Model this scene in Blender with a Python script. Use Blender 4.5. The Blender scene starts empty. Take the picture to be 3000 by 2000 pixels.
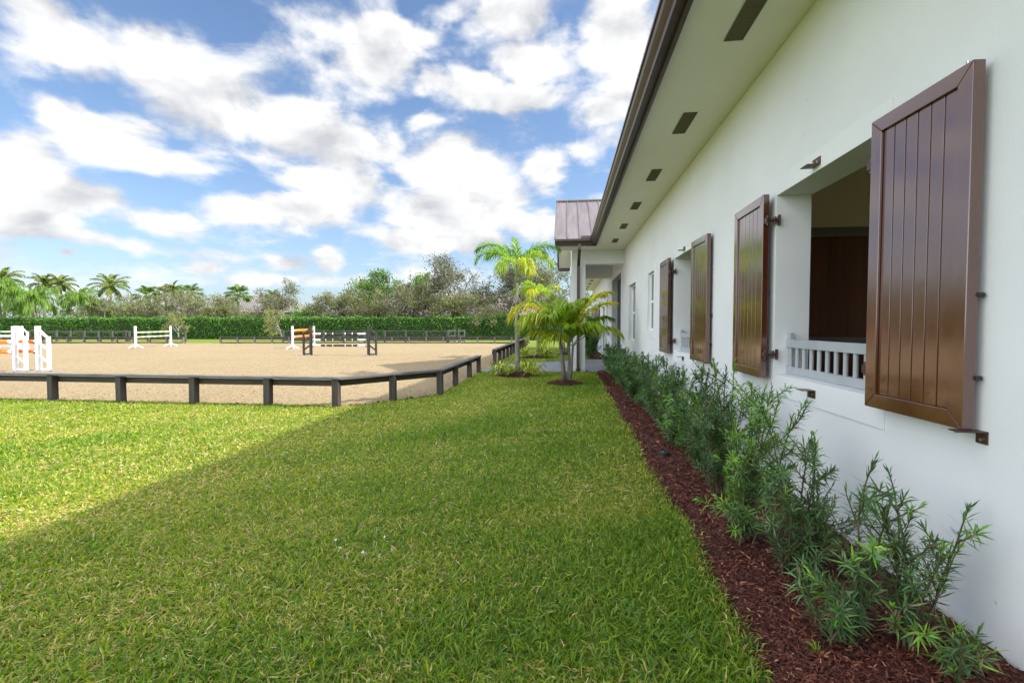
import bpy, math, random
import numpy as np
from mathutils import Vector

C = bpy.context.scene.collection
R = math.radians
rng = np.random.default_rng(7)
random.seed(7)

# ------------------------------------------------------------------ helpers
def tag(o, label=None, cat=None, group=None, kind=None):
    if label: o['label'] = label
    if cat: o['category'] = cat
    if group: o['group'] = group
    if kind: o['kind'] = kind
    return o

def thing(name, label, cat, loc=(0, 0, 0), rz=0.0, group=None):
    o = bpy.data.objects.new(name, None)
    C.objects.link(o)
    o.empty_display_size = 0.2
    o.location = loc
    o.rotation_euler = (0, 0, rz)
    return tag(o, label, cat, group)

def link(name, me, mats, parent=None):
    o = bpy.data.objects.new(name, me)
    C.objects.link(o)
    if not isinstance(mats, (list, tuple)): mats = [mats]
    if not me.materials:
        for m in mats: me.materials.append(m)
    if parent is not None: o.parent = parent
    return o

def dup(root, loc, rz, label, group=None):
    r = root.copy(); C.objects.link(r)
    r.location = loc; r.rotation_euler = (0, 0, rz)
    r['label'] = label
    if group: r['group'] = group
    for ch in list(root.children):
        c = ch.copy(); C.objects.link(c); c.parent = r
        for g in ch.children:
            d = g.copy(); C.objects.link(d); d.parent = c
    return r

class MB:
    """collects solid pieces and links them as one mesh"""
    def __init__(s):
        s.v = []; s.f = []; s.m = []
    def add(s, vs, fs, mi=0):
        b = len(s.v)
        s.v += [tuple(p) for p in vs]
        for f in fs:
            s.f.append(tuple(b + i for i in f)); s.m.append(mi)
        return s
    def box(s, a, b, mi=0):
        x0, y0, z0 = a; x1, y1, z1 = b
        vs = [(x0,y0,z0),(x1,y0,z0),(x1,y1,z0),(x0,y1,z0),(x0,y0,z1),(x1,y0,z1),(x1,y1,z1),(x0,y1,z1)]
        return s.add(vs, [(3,2,1,0),(4,5,6,7),(0,1,5,4),(1,2,6,5),(2,3,7,6),(3,0,4,7)], mi)
    def hexa(s, vs, mi=0):
        return s.add(vs, [(3,2,1,0),(4,5,6,7),(0,1,5,4),(1,2,6,5),(2,3,7,6),(3,0,4,7)], mi)
    def beam(s, p0, p1, w, h, up=(0,0,1), mi=0):
        p0 = Vector(p0); p1 = Vector(p1); d = (p1-p0).normalized()
        u = Vector(up); sd = d.cross(u)
        if sd.length < 1e-4: sd = d.cross(Vector((1,0,0)))
        sd.normalize(); u = sd.cross(d).normalized()
        sd = sd*w/2; u = u*h/2
        vs = [p0-sd-u, p0+sd-u, p1+sd-u, p1-sd-u, p0-sd+u, p0+sd+u, p1+sd+u, p1-sd+u]
        return s.hexa(vs, mi)
    def tube(s, pts, rad, n=8, mi=0, cap=True):
        pts = [Vector(p) for p in pts]
        if not isinstance(rad, (list, tuple)): rad = [rad]*len(pts)
        b = len(s.v); ref = Vector((0.31, 0.17, 0.93)).normalized()
        for i, p in enumerate(pts):
            d = (pts[min(i+1, len(pts)-1)] - pts[max(i-1, 0)]).normalized()
            a = d.cross(ref)
            if a.length < 0.05: a = d.cross(Vector((1,0,0)))
            a.normalize(); c = d.cross(a)
            for k in range(n):
                t = 2*math.pi*k/n
                s.v.append(tuple(p + (a*math.cos(t) + c*math.sin(t))*rad[i]))
        for i in range(len(pts)-1):
            for k in range(n):
                k2 = (k+1) % n
                s.f.append((b+i*n+k, b+i*n+k2, b+(i+1)*n+k2, b+(i+1)*n+k)); s.m.append(mi)
        if cap:
            s.f.append(tuple(b+k for k in range(n))[::-1]); s.m.append(mi)
            e = b+(len(pts)-1)*n
            s.f.append(tuple(e+k for k in range(n))); s.m.append(mi)
        return s
    def extrude(s, prof, place, t0, t1, mi=0):
        """closed profile [(a,b)] placed by place(a,b,t) between t0 and t1"""
        n = len(prof)
        vs = [place(a, b, t0) for a, b in prof] + [place(a, b, t1) for a, b in prof]
        fs = [(i, (i+1) % n, n+(i+1) % n, n+i) for i in range(n)]
        fs += [tuple(range(n))[::-1], tuple(range(n, 2*n))]
        return s.add(vs, fs, mi)
    def build(s, name, mats, parent=None, smooth=False, bevel=0.0, origin=None):
        me = bpy.data.meshes.new(name)
        v = s.v
        if origin is not None: v = [(p[0]-origin[0], p[1]-origin[1], p[2]-origin[2]) for p in v]
        me.from_pydata(v, [], s.f)
        if max(s.m, default=0) > 0: me.polygons.foreach_set('material_index', s.m)
        if smooth: me.polygons.foreach_set('use_smooth', [True]*len(s.f))
        me.validate(); me.update()
        import bmesh
        bm = bmesh.new(); bm.from_mesh(me); bmesh.ops.recalc_face_normals(bm, faces=bm.faces); bm.to_mesh(me); bm.free()
        o = link(name, me, mats, parent)
        if origin is not None: o.location = origin
        if bevel > 0:
            bv = o.modifiers.new('bevel', 'BEVEL'); bv.width = bevel; bv.segments = 2; bv.limit_method = 'ANGLE'; bv.angle_limit = R(40)
        return o

def np_mesh(name, V, quads=None, tris=None, col=None, smooth=False):
    me = bpy.data.meshes.new(name)
    nq = 0 if quads is None else len(quads); nt = 0 if tris is None else len(tris)
    me.vertices.add(len(V)); me.vertices.foreach_set('co', np.asarray(V, dtype=np.float32).ravel())
    idx = []
    if nq: idx.append(np.asarray(quads, dtype=np.int32).ravel())
    if nt: idx.append(np.asarray(tris, dtype=np.int32).ravel())
    idx = np.concatenate(idx)
    me.loops.add(len(idx)); me.loops.foreach_set('vertex_index', idx)
    me.polygons.add(nq+nt)
    st = np.concatenate([np.arange(nq)*4, nq*4+np.arange(nt)*3]).astype(np.int32)
    me.polygons.foreach_set('loop_start', st)
    if smooth: me.polygons.foreach_set('use_smooth', np.ones(nq+nt, dtype=bool))
    if col is not None:
        a = me.color_attributes.new('tint', 'FLOAT_COLOR', 'POINT')
        c = np.ones((len(V), 4), dtype=np.float32); c[:, :3] = col
        a.data.foreach_set('color', c.ravel())
    me.update(calc_edges=True); me.validate()
    return me

def nrm(a): return a/np.maximum(np.linalg.norm(a, axis=-1, keepdims=True), 1e-9)

class Leaves:
    """many small bent blades: base, middle and tip"""
    def __init__(s): s.V = []; s.c = []; s.n = 0
    def add(s, P, D, L, W, col, bend=0.15, side=None, basew=0.45):
        P = np.asarray(P, float); n = len(P)
        if n == 0: return
        D = nrm(np.asarray(D, float))
        L = np.broadcast_to(np.asarray(L, float), (n,))[:, None]; W = np.broadcast_to(np.asarray(W, float), (n,))[:, None]
        if side is None: side = np.cross(D, rng.normal(size=(n, 3)))
        S = nrm(side)
        bend = np.broadcast_to(np.asarray(bend, float), (n,))[:, None]
        dn = np.array([0, 0, -1.0])
        mid = P + D*L*0.5 - bend*L*0.12*np.array([0, 0, -1.0])
        tip = P + D*L + bend*L*dn
        V = np.stack([P-S*W*0.5*basew, P+S*W*0.5*basew, mid-S*W*0.5, mid+S*W*0.5, tip], axis=1)
        s.V.append(V.reshape(-1, 3)); s.c.append(np.repeat(np.broadcast_to(col, (n, 3)), 5, axis=0)); s.n += n
    def build(s, name, mat, parent=None, origin=None):
        V = np.concatenate(s.V)
        if origin is not None: V = V - np.array(origin)
        b = np.arange(s.n)*5
        q = np.stack([b, b+1, b+3, b+2], axis=1); t = np.stack([b+2, b+3, b+4], axis=1)
        me = np_mesh(name, V, q, t, np.concatenate(s.c))
        o = link(name, me, mat, parent)
        if origin is not None: o.location = origin
        return o

def tints(n, cols, w=None, jit=0.18):
    """random own colour per leaf, from a list of leaf colours"""
    cols = np.array(cols); w = None if w is None else np.array(w)/sum(w)
    k = rng.choice(len(cols), size=n, p=w)
    return np.clip(cols[k]*(1+rng.normal(size=(n, 1))*jit), 0.003, 0.9)

# ------------------------------------------------------------------ materials
def mat(name, col=(0.5,0.5,0.5), rough=0.6, metal=0.0, spec=0.5, coat=0.0, coat_rough=0.1):
    m = bpy.data.materials.new(name); m.use_nodes = True
    b = m.node_tree.nodes['Principled BSDF']
    b.inputs['Base Color'].default_value = (*col, 1); b.inputs['Roughness'].default_value = rough
    b.inputs['Metallic'].default_value = metal; b.inputs['Specular IOR Level'].default_value = spec
    b.inputs['Coat Weight'].default_value = coat; b.inputs['Coat Roughness'].default_value = coat_rough
    return m

def N(m, t, **kw):
    n = m.node_tree.nodes.new(t)
    for k, v in kw.items(): setattr(n, k, v)
    return n
def L(m, a, b): m.node_tree.links.new(a, b)

def coords(m, kind='Object', scale=(1,1,1)):
    tc = N(m, 'ShaderNodeTexCoord'); mp = N(m, 'ShaderNodeMapping'); mp.inputs['Scale'].default_value = scale
    L(m, tc.outputs[kind], mp.inputs['Vector']); return mp.outputs['Vector']

def noise(m, vec, scale, detail=4, rough=0.55):
    n = N(m, 'ShaderNodeTexNoise'); n.inputs['Scale'].default_value = scale; n.inputs['Detail'].default_value = detail
    n.inputs['Roughness'].default_value = rough; L(m, vec, n.inputs['Vector']); return n.outputs['Fac']

def ramp(m, fac, stops):
    r = N(m, 'ShaderNodeValToRGB'); e = r.color_ramp.elements
    while len(e) > 1: e.remove(e[-1])
    e[0].position = stops[0][0]; e[0].color = (*stops[0][1], 1)
    for p, c in stops[1:]:
        k = e.new(p); k.color = (*c, 1)
    L(m, fac, r.inputs['Fac']); return r.outputs['Color']

def bump(m, fac, strength=0.3, dist=0.01):
    b = N(m, 'ShaderNodeBump'); b.inputs['Strength'].default_value = strength; b.inputs['Distance'].default_value = dist
    L(m, fac, b.inputs['Height']); L(m, b.outputs['Normal'], m.node_tree.nodes['Principled BSDF'].inputs['Normal'])

def noisy(name, c0, c1, scale, rough=0.7, stretch=(1,1,1), bstr=0.3, bdist=0.004, bscale=None, coord='Object', lo=0.35, hi=0.65, spec=0.4, detail=5):
    m = mat(name, c0, rough, spec=spec); b = m.node_tree.nodes['Principled BSDF']
    v = coords(m, coord, stretch)
    L(m, ramp(m, noise(m, v, scale, detail), [(lo, c0), (hi, c1)]), b.inputs['Base Color'])
    if bstr: bump(m, noise(m, v, bscale or scale*2, 4), bstr, bdist)
    return m

def leafmat(name, rough=0.45, trans=0.35, tcol=(0.9, 1.0, 0.35), spec=0.35):
    m = bpy.data.materials.new(name); m.use_nodes = True
    b = m.node_tree.nodes['Principled BSDF']; out = m.node_tree.nodes['Material Output']
    b.inputs['Roughness'].default_value = rough; b.inputs['Specular IOR Level'].default_value = spec
    at = N(m, 'ShaderNodeAttribute', attribute_name='tint'); L(m, at.outputs['Color'], b.inputs['Base Color'])
    mx = N(m, 'ShaderNodeMix', data_type='RGBA', blend_type='MULTIPLY'); mx.inputs['Factor'].default_value = 1.0
    L(m, at.outputs['Color'], mx.inputs[6]); mx.inputs[7].default_value = (tcol[0]*1.6, tcol[1]*1.6, tcol[2]*1.6, 1)
    tr = N(m, 'ShaderNodeBsdfTranslucent'); L(m, mx.outputs[2], tr.inputs['Color'])
    ms = N(m, 'ShaderNodeMixShader'); ms.inputs['Fac'].default_value = trans
    L(m, b.outputs['BSDF'], ms.inputs[1]); L(m, tr.outputs['BSDF'], ms.inputs[2]); L(m, ms.outputs['Shader'], out.inputs['Surface'])
    return m

M = {}
M['stucco'] = noisy('white_stucco', (0.675,0.69,0.70), (0.725,0.74,0.75), 0.9, 0.85, bstr=0.38, bdist=0.004, bscale=90, spec=0.2)
m = M['stucco']; b = m.node_tree.nodes['Principled BSDF']; lnk = b.inputs['Base Color'].links[0].from_socket
tc_ = N(m, 'ShaderNodeTexCoord'); sp_ = N(m, 'ShaderNodeSeparateXYZ'); L(m, tc_.outputs['Object'], sp_.inputs[0])
nz_ = noise(m, coords(m, 'Object', (1,1.0,0.5)), 7, 6, 0.7)
ad = N(m, 'ShaderNodeMath', operation='MULTIPLY_ADD'); ad.inputs[1].default_value = 0.55; L(m, nz_, ad.inputs[0]); sb = N(m, 'ShaderNodeMath', operation='MULTIPLY'); sb.inputs[1].default_value = -2.0; L(m, sp_.outputs[2], sb.inputs[0]); L(m, sb.outputs[0], ad.inputs[2])
mx = N(m, 'ShaderNodeMix', data_type='RGBA'); L(m, ramp(m, ad.outputs[0], [(0.0,(0,0,0)),(0.22,(0.45,0.45,0.45))]), mx.inputs['Factor']); L(m, lnk, mx.inputs[6]); mx.inputs[7].default_value = (0.40,0.33,0.27,1)
# sparse specks and scuffs in the render coat
vs_ = N(m, 'ShaderNodeTexVoronoi'); vs_.inputs['Scale'].default_value = 3.1; L(m, coords(m, 'Object', (1,1,0.7)), vs_.inputs['Vector'])
mx2 = N(m, 'ShaderNodeMix', data_type='RGBA'); L(m, ramp(m, vs_.outputs['Distance'], [(0.012,(0.7,0.7,0.7)),(0.03,(0,0,0))]), mx2.inputs['Factor']); L(m, mx.outputs[2], mx2.inputs[6]); mx2.inputs[7].default_value = (0.45,0.43,0.40,1)
L(m, mx2.outputs[2], b.inputs['Base Color'])
M['soffit'] = noisy('soffit_paint', (0.79,0.775,0.70), (0.82,0.805,0.735), 0.8, 0.75, bstr=0.08, bdist=0.002, bscale=60, spec=0.2)
M['trim'] = noisy('smooth_trim', (0.70,0.715,0.725), (0.74,0.755,0.765), 1.7, 0.7, bstr=0.08, bdist=0.002, bscale=70, spec=0.3)
M['grille'] = noisy('grey_blue_paint', (0.33,0.355,0.375), (0.38,0.405,0.425), 6, 0.45, bstr=0.1, bdist=0.001)
M['brown'] = noisy('brown_metal', (0.060,0.040,0.033), (0.075,0.050,0.042), 3, 0.32, bstr=0.06, bdist=0.002, bscale=14)
M['roof'] = noisy('roof_metal', (0.13,0.105,0.10), (0.19,0.155,0.145), 2.2, 0.36, stretch=(3,0.4,0.4), bstr=0.1, bdist=0.004, bscale=6)
M['roof'].node_tree.nodes['Principled BSDF'].inputs['Metallic'].default_value = 0.25
m = M['shutter'] = noisy('shutter_paint', (0.075,0.0170,0.0065), (0.098,0.025,0.0105), 2.0, 0.20, stretch=(1,1,0.3), bstr=0.05, bdist=0.0015, bscale=9, spec=0.65)
rr_ = N(m, 'ShaderNodeMapRange'); rr_.inputs['From Min'].default_value = 0.35; rr_.inputs['From Max'].default_value = 0.75; rr_.inputs['To Min'].default_value = 0.06; rr_.inputs['To Max'].default_value = 0.24
L(m, noise(m, coords(m, 'Object', (1,1,0.4)), 5, 8, 0.7), rr_.inputs['Value']); L(m, rr_.outputs['Result'], m.node_tree.nodes['Principled BSDF'].inputs['Coat Roughness'])
m.node_tree.nodes['Principled BSDF'].inputs['Coat Weight'].default_value = 1.0
m.node_tree.nodes['Principled BSDF'].inputs['Coat Roughness'].default_value = 0.09; m.node_tree.nodes['Principled BSDF'].inputs['Coat IOR'].default_value = 1.75; m.node_tree.nodes['Principled BSDF'].inputs['IOR'].default_value = 1.5
M['hinge'] = mat('hinge_metal', (0.10,0.06,0.05), 0.35, metal=0.6)
M['steel'] = mat('bolt_steel', (0.5,0.5,0.5), 0.3, metal=1.0)
M['vent'] = noisy('vent_mesh', (0.10,0.085,0.05), (0.15,0.13,0.08), 160, 0.8, bstr=0.4, bdist=0.002)
M['darkdoor'] = noisy('dark_door', (0.040,0.036,0.032), (0.055,0.050,0.045), 3, 0.4)
M['jamb_grey'] = noisy('grey_jamb', (0.40,0.41,0.42), (0.44,0.45,0.46), 2, 0.6, bstr=0.05)
M['interior'] = noisy('stall_plaster', (0.66,0.62,0.48), (0.72,0.68,0.54), 1.5, 0.9, bstr=0.05)
M['rail_grey'] = mat('stall_rail_grey', (0.14,0.145,0.15), 0.45)
M['boards'] = noisy('stall_boards', (0.085,0.026,0.012), (0.15,0.050,0.024), 7, 0.4, stretch=(1,1,0.08), bstr=0.25, bdist=0.003, lo=0.3, hi=0.7)
M['pale_floor'] = noisy('pale_stall_floor', (0.42,0.32,0.19), (0.55,0.43,0.28), 30, 0.95)  # unseen floor made pale to bounce light into the stalls
m = M['glass'] = mat('window_glass', (0.015,0.018,0.02), 0.04, spec=0.8)
M['winframe'] = mat('window_frame_white', (0.78,0.78,0.77), 0.4)
M['sticker'] = mat('paper_sticker', (0.75,0.75,0.73), 0.6)
# weathered fence timber
def timber(name, c0, c1, st, sc=9):
    m = noisy(name, c0, c1, sc, 0.75, stretch=st, bstr=0.5, bdist=0.006, lo=0.3, hi=0.72)
    return m
M['post'] = timber('stained_post', (0.026,0.022,0.019), (0.066,0.057,0.049), (1,1,0.10), 22)
M['cap'] = timber('weathered_cap', (0.060,0.056,0.057), (0.145,0.138,0.138), (0.12,0.12,1), 18)
M['board'] = timber('stained_board', (0.035,0.030,0.022), (0.070,0.061,0.046), (0.12,0.12,1), 16)
M['farwood'] = timber('far_fence_wood', (0.045,0.041,0.038), (0.09,0.083,0.077), (0.3,0.3,1), 5)
M['farpost'] = timber('far_fence_post', (0.11,0.10,0.09), (0.17,0.155,0.14), (1,1,0.3), 5)
M['wire'] = mat('dark_wire', (0.03,0.03,0.03), 0.6)
M['gate'] = mat('grey_gate', (0.13,0.13,0.12), 0.6)
# jumps
M['jwhite'] = noisy('jump_white', (0.66,0.66,0.645), (0.73,0.73,0.715), 4, 0.45, bstr=0.08, bdist=0.002)
M['jblack'] = noisy('jump_black', (0.028,0.024,0.021), (0.042,0.036,0.032), 4, 0.5, bstr=0.1, bdist=0.002)
M['jorange'] = noisy('jump_orange', (0.85,0.17,0.012), (0.90,0.22,0.02), 3, 0.4, bstr=0)
M['jteal'] = noisy('jump_teal', (0.22,0.36,0.30), (0.27,0.41,0.35), 3, 0.5, bstr=0)
M['jcream'] = noisy('jump_cream', (0.72,0.55,0.25), (0.76,0.62,0.33), 3, 0.5, bstr=0)
M['jblue'] = noisy('jump_pale_blue', (0.45,0.62,0.78), (0.50,0.67,0.82), 3, 0.5, bstr=0)
M['jfoot'] = mat('jump_foot_grey', (0.22,0.20,0.19), 0.8)
# leaves
M['leaf'] = leafmat('tree_leaf', 0.5, 0.30)
M['palm'] = leafmat('palm_leaf', 0.38, 0.45)
M['pod'] = leafmat('podocarpus_leaf', 0.38, 0.25)
M['grass'] = leafmat('grass_blade', 0.5, 0.40)
M['chip'] = leafmat('mulch_chip', 0.65, 0.0, spec=0.4)
M['hedge'] = leafmat('hedge_leaf', 0.42, 0.25)
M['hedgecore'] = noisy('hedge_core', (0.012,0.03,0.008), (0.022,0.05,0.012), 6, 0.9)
M['bark'] = noisy('grey_bark', (0.13,0.115,0.095), (0.24,0.215,0.18), 12, 0.9, stretch=(1,1,0.4), bstr=0.6, bdist=0.02)
M['stem'] = noisy('shrub_stem', (0.06,0.055,0.025), (0.11,0.09,0.045), 20, 0.8)
M['greenstem'] = noisy('green_stem', (0.16,0.20,0.07), (0.24,0.27,0.11), 8, 0.5)
# ringed palm trunk
m = M['palmtrunk'] = mat('palm_trunk', (0.2,0.19,0.16), 0.8)
b = m.node_tree.nodes['Principled BSDF']; v = coords(m)
w = N(m, 'ShaderNodeTexWave', wave_type='BANDS', bands_direction='Z'); w.inputs['Scale'].default_value = 4.5; w.inputs['Distortion'].default_value = 1.5
w.inputs['Detail'].default_value = 2; L(m, v, w.inputs['Vector'])
mx = N(m, 'ShaderNodeMix', data_type='RGBA', blend_type='MULTIPLY'); mx.inputs['Factor'].default_value = 1
L(m, ramp(m, w.outputs['Fac'], [(0.0,(0.42,0.40,0.36)), (0.25,(1,1,1)), (1,(1,1,1))]), mx.inputs[6])
L(m, ramp(m, noise(m, v, 9, 5), [(0.3,(0.13,0.125,0.10)), (0.7,(0.26,0.25,0.20))]), mx.inputs[7])
L(m, mx.outputs[2], b.inputs['Base Color']); bump(m, w.outputs['Fac'], 0.4, 0.01)

# ground materials
m = M['lawn'] = mat('lawn_soil', (0.1,0.12,0.03), 0.95, spec=0.1); b = m.node_tree.nodes['Principled BSDF']
v = coords(m)
mx = N(m, 'ShaderNodeMix', data_type='RGBA'); L(m, noise(m, v, 0.45, 5), mx.inputs['Factor'])
L(m, ramp(m, noise(m, v, 40, 6, 0.7), [(0.32,(0.045,0.065,0.012)), (0.5,(0.14,0.17,0.028)), (0.68,(0.30,0.25,0.09))]), mx.inputs[6])
L(m, ramp(m, noise(m, v, 34, 6, 0.7), [(0.32,(0.055,0.10,0.012)), (0.55,(0.14,0.21,0.026)), (0.75,(0.26,0.27,0.06))]), mx.inputs[7])
L(m, mx.outputs[2], b.inputs['Base Color']); bump(m, noise(m, v, 60, 5), 0.8, 0.03)

m = M['sand'] = mat('arena_sand', (0.5,0.4,0.26), 0.95, spec=0.15); b = m.node_tree.nodes['Principled BSDF']
v = coords(m)
mx = N(m, 'ShaderNodeMix', data_type='RGBA', blend_type='MULTIPLY'); mx.inputs['Factor'].default_value = 1
L(m, ramp(m, noise(m, v, 22, 8, 0.78), [(0.37,(0.080,0.056,0.030)), (0.45,(0.260,0.200,0.115)), (0.62,(0.340,0.270,0.162))]), mx.inputs[6])
L(m, ramp(m, noise(m, v, 0.22, 4), [(0.3,(0.88,0.86,0.84)), (0.7,(1,1,1))]), mx.inputs[7])
L(m, mx.outputs[2], b.inputs['Base Color']); bump(m, noise(m, v, 30, 6, 0.7), 0.9, 0.03)

M['mulch'] = noisy('mulch_bed', (0.030,0.008,0.005), (0.085,0.024,0.015), 38, 0.85, bstr=0.9, bdist=0.02, bscale=45, lo=0.3, hi=0.7)
m = M['paver'] = mat('grey_pavers', (0.2,0.2,0.22), 0.8); b = m.node_tree.nodes['Principled BSDF']
v = coords(m); br = N(m, 'ShaderNodeTexBrick'); br.inputs['Scale'].default_value = 1.0
br.inputs['Brick Width'].default_value = 0.22; br.inputs['Row Height'].default_value = 0.11; br.inputs['Mortar Size'].default_value = 0.006
br.inputs['Color1'].default_value = (0.17,0.18,0.21,1); br.inputs['Color2'].default_value = (0.25,0.26,0.29,1); br.inputs['Mortar'].default_value = (0.06,0.06,0.06,1)
L(m, v, br.inputs['Vector']); L(m, br.outputs['Color'], b.inputs['Base Color']); bump(m, br.outputs['Fac'], -0.4, 0.006)
M['concrete'] = noisy('pale_concrete', (0.42,0.41,0.39), (0.52,0.51,0.48), 6, 0.9)
# tile roofs far behind
m = M['tile'] = mat('roof_tiles', (0.3,0.26,0.22), 0.85); b = m.node_tree.nodes['Principled BSDF']
v = coords(m); br = N(m, 'ShaderNodeTexBrick'); br.inputs['Scale'].default_value = 1.0
br.inputs['Brick Width'].default_value = 0.36; br.inputs['Row Height'].default_value = 0.42; br.inputs['Mortar Size'].default_value = 0.05
br.inputs['Color1'].default_value = (0.19,0.165,0.15,1); br.inputs['Color2'].default_value = (0.27,0.24,0.22,1); br.inputs['Mortar'].default_value = (0.05,0.042,0.038,1)
L(m, v, br.inputs['Vector']); L(m, br.outputs['Color'], b.inputs['Base Color']); bump(m, br.outputs['Fac'], -1.0, 0.08)
M['housewall'] = noisy('house_wall', (0.55,0.52,0.46), (0.60,0.57,0.50), 1, 0.9, bstr=0)
M['flower'] = mat('white_petal', (0.8,0.78,0.82), 0.6)
M['puck'] = mat('black_plastic', (0.02,0.02,0.02), 0.35)

# ------------------------------------------------------------------ ground
WX = 2.0            # face of the stable wall
def mulch_edge(y): return 0.875 + 0.009*y + 0.025*np.sin(y*2.1) + 0.018*np.sin(y*5.3+1)

me = bpy.data.meshes.new('lawn')
me.from_pydata([(-500,-120,0),(500,-120,0),(500,600,0),(-500,600,0)], [], [(0,1,2,3)])
o = link('lawn', me, M['lawn']); tag(o, 'mown green lawn with straw coloured patches beside the stable', 'lawn', kind='structure')

def poly_in(X, Y, poly):
    inside = np.zeros(X.shape, bool); n = len(poly)
    for i in range(n):
        x0, y0 = poly[i]; x1, y1 = poly[(i+1) % n]
        c = ((y0 > Y) != (y1 > Y)) & (X < (x1-x0)*(Y-y0)/(y1-y0+1e-12)+x0)
        inside ^= c
    return inside

ARENA = [(-75,8.40),(-4.40,8.40),(-2.86,10.2),(-2.90,15.5),(-2.88,18.4),(-3.3,38.9),(-8,41.2),(-16.3,40.3),(-29,38.6),(-37.9,37.6),(-48,36.2),(-75,34.5)]
def fbm(X, Y, s, seed, octs=3):
    r = np.random.default_rng(seed); out = np.zeros_like(X)
    for k in range(octs):
        f = s*2**k
        for _ in range(4):
            a = r.uniform(0, 6.28); p = r.uniform(0, 6.28); ff = f*r.uniform(0.7, 1.3)
            out += np.sin((X*np.cos(a)+Y*np.sin(a))*ff+p)/(2**k)/4
    return out

def sand_mesh():
    xs = np.concatenate([np.arange(-75, -24, 0.6), np.arange(-24, -13, 0.12), np.arange(-13, -2.75, 0.055)])
    ys = [8.36]
    while ys[-1] < 41.3: ys.append(ys[-1] + 0.05*(ys[-1]/8.4)**1.7)
    ys = np.array(ys)
    X, Y = np.meshgrid(xs, ys)
    r = np.random.default_rng(3)
    clod = r.random(X.shape)
    Z = 0.004 + 0.016 + 0.010*fbm(X, Y, 2.0, 5) + 0.013*fbm(X, Y, 9.0, 6) + 0.036*np.clip(clod-0.62, 0, 1)/0.38*np.exp(-(Y-8)/30)
    Z = np.where(Y > 38.5, 0.02, Z)
    Xj = X + (r.random(X.shape)-0.5)*0.02*(X > -13)
    V = np.stack([Xj.ravel(), Y.ravel(), Z.ravel()], 1)
    ny, nx = X.shape; i = np.arange(ny-1)[:, None]*nx + np.arange(nx-1)[None, :]
    q = np.stack([i, i+1, i+nx+1, i+nx], -1).reshape(-1, 4)
    cx = X.ravel()[q].mean(1); cy = Y.ravel()[q].mean(1)
    q = q[poly_in(cx, cy, ARENA)]
    used = np.unique(q); mp = -np.ones(len(V), int); mp[used] = np.arange(len(used))
    return np_mesh('sand', V[used], mp[q], smooth=True)
o = link('sand', sand_mesh(), M['sand']); tag(o, 'pale tan sand footing of the riding arena', 'sand', kind='structure')

# paver path from the arena to the breezeway
me = bpy.data.meshes.new('path')
PATH = [(-2.92,15.55),(2.0,16.0),(2.0,21.4),(-0.2,20.6),(-2.86,18.45)]
me.from_pydata([(x,y,0.022) for x,y in PATH] + [(x,y,-0.05) for x,y in PATH], [], [(0,1,2,3,4)] + [(i,5+i,5+(i+1)%5,(i+1)%5) for i in range(5)])
tag(link('path', me, M['paver']), 'blue grey paver path leading from the arena gap to the breezeway', 'path', kind='structure')
mb = MB().box((0.9,16.05,0.023),(1.995,16.17,0.05)).box((0.9,21.2,0.023),(1.995,21.32,0.05))
tag(mb.build('kerb', M['concrete']), 'pale concrete edging of the breezeway paving', 'kerb', kind='structure')

# mulch bed along the wall
def bed_h(u): return 0.012 + 0.075*np.sin(np.clip(u, 0, 1)*math.pi*0.62)
def mulch_z(x, y):
    e = mulch_edge(y); return bed_h((x-e)/(WX-e))
def mulch_mesh(y0, y1, st):
    ys = np.arange(y0, y1, st); us = np.linspace(0, 1, 34)
    U, Y = np.meshgrid(us, ys); e = mulch_edge(Y)
    X = e + U*(WX-0.0-e)
    r = np.random.default_rng(11)
    Z = bed_h(U) + r.normal(size=X.shape)*0.006*(U > 0.02)
    Z[:, 0] = 0.002
    V = np.stack([X.ravel(), Y.ravel(), Z.ravel()], 1); ny, nx = X.shape
    i = np.arange(ny-1)[:, None]*nx + np.arange(nx-1)[None, :]
    return np_mesh('mulch_bed', V, np.stack([i, i+1, i+nx+1, i+nx], -1).reshape(-1, 4), smooth=True)
o = link('mulch_bed', mulch_mesh(-1.5, 15.9, 0.04), M['mulch']); tag(o, 'dark red brown mulch bed along the foot of the stable wall', 'mulch bed', kind='structure')
o = link('mulch_bed', mulch_mesh(21.5, 33, 0.2), M['mulch']); tag(o, 'dark mulch bed along the wall beyond the breezeway', 'mulch bed', kind='structure')

chips = Leaves()
CHIP = [(0.045,0.011,0.007),(0.085,0.021,0.013),(0.14,0.038,0.022),(0.21,0.075,0.04),(0.38,0.19,0.09)]
def scatter_chips(X, Y, Z, scale=1.0):
    n = len(X)
    az = rng.uniform(0, 6.283, n); el = rng.normal(0.05, 0.28, n)
    D = np.stack([np.cos(az)*np.cos(el), np.sin(az)*np.cos(el), np.sin(el)], 1)
    chips.add(np.stack([X, Y, Z], 1), D, rng.uniform(0.010, 0.045, n)*scale, rng.uniform(0.003, 0.010, n)*scale, tints(n, CHIP, [4,5,4,1.6,0.5]), bend=0.05, basew=0.9,
              side=np.cross(D, np.array([0, 0, 1.0]) + rng.normal(size=(n, 3))*0.35))
n = 90000
Y = 1.5 + (16-1.5)*rng.random(n)**2.4; U = rng.random(n); e = mulch_edge(Y); X = e - 0.02 + U*(WX-0.01-e)
scatter_chips(X, Y, bed_h(U)+rng.uniform(0.0, 0.014, n), np.clip(0.8+Y/9, 1, 2.2))

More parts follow.
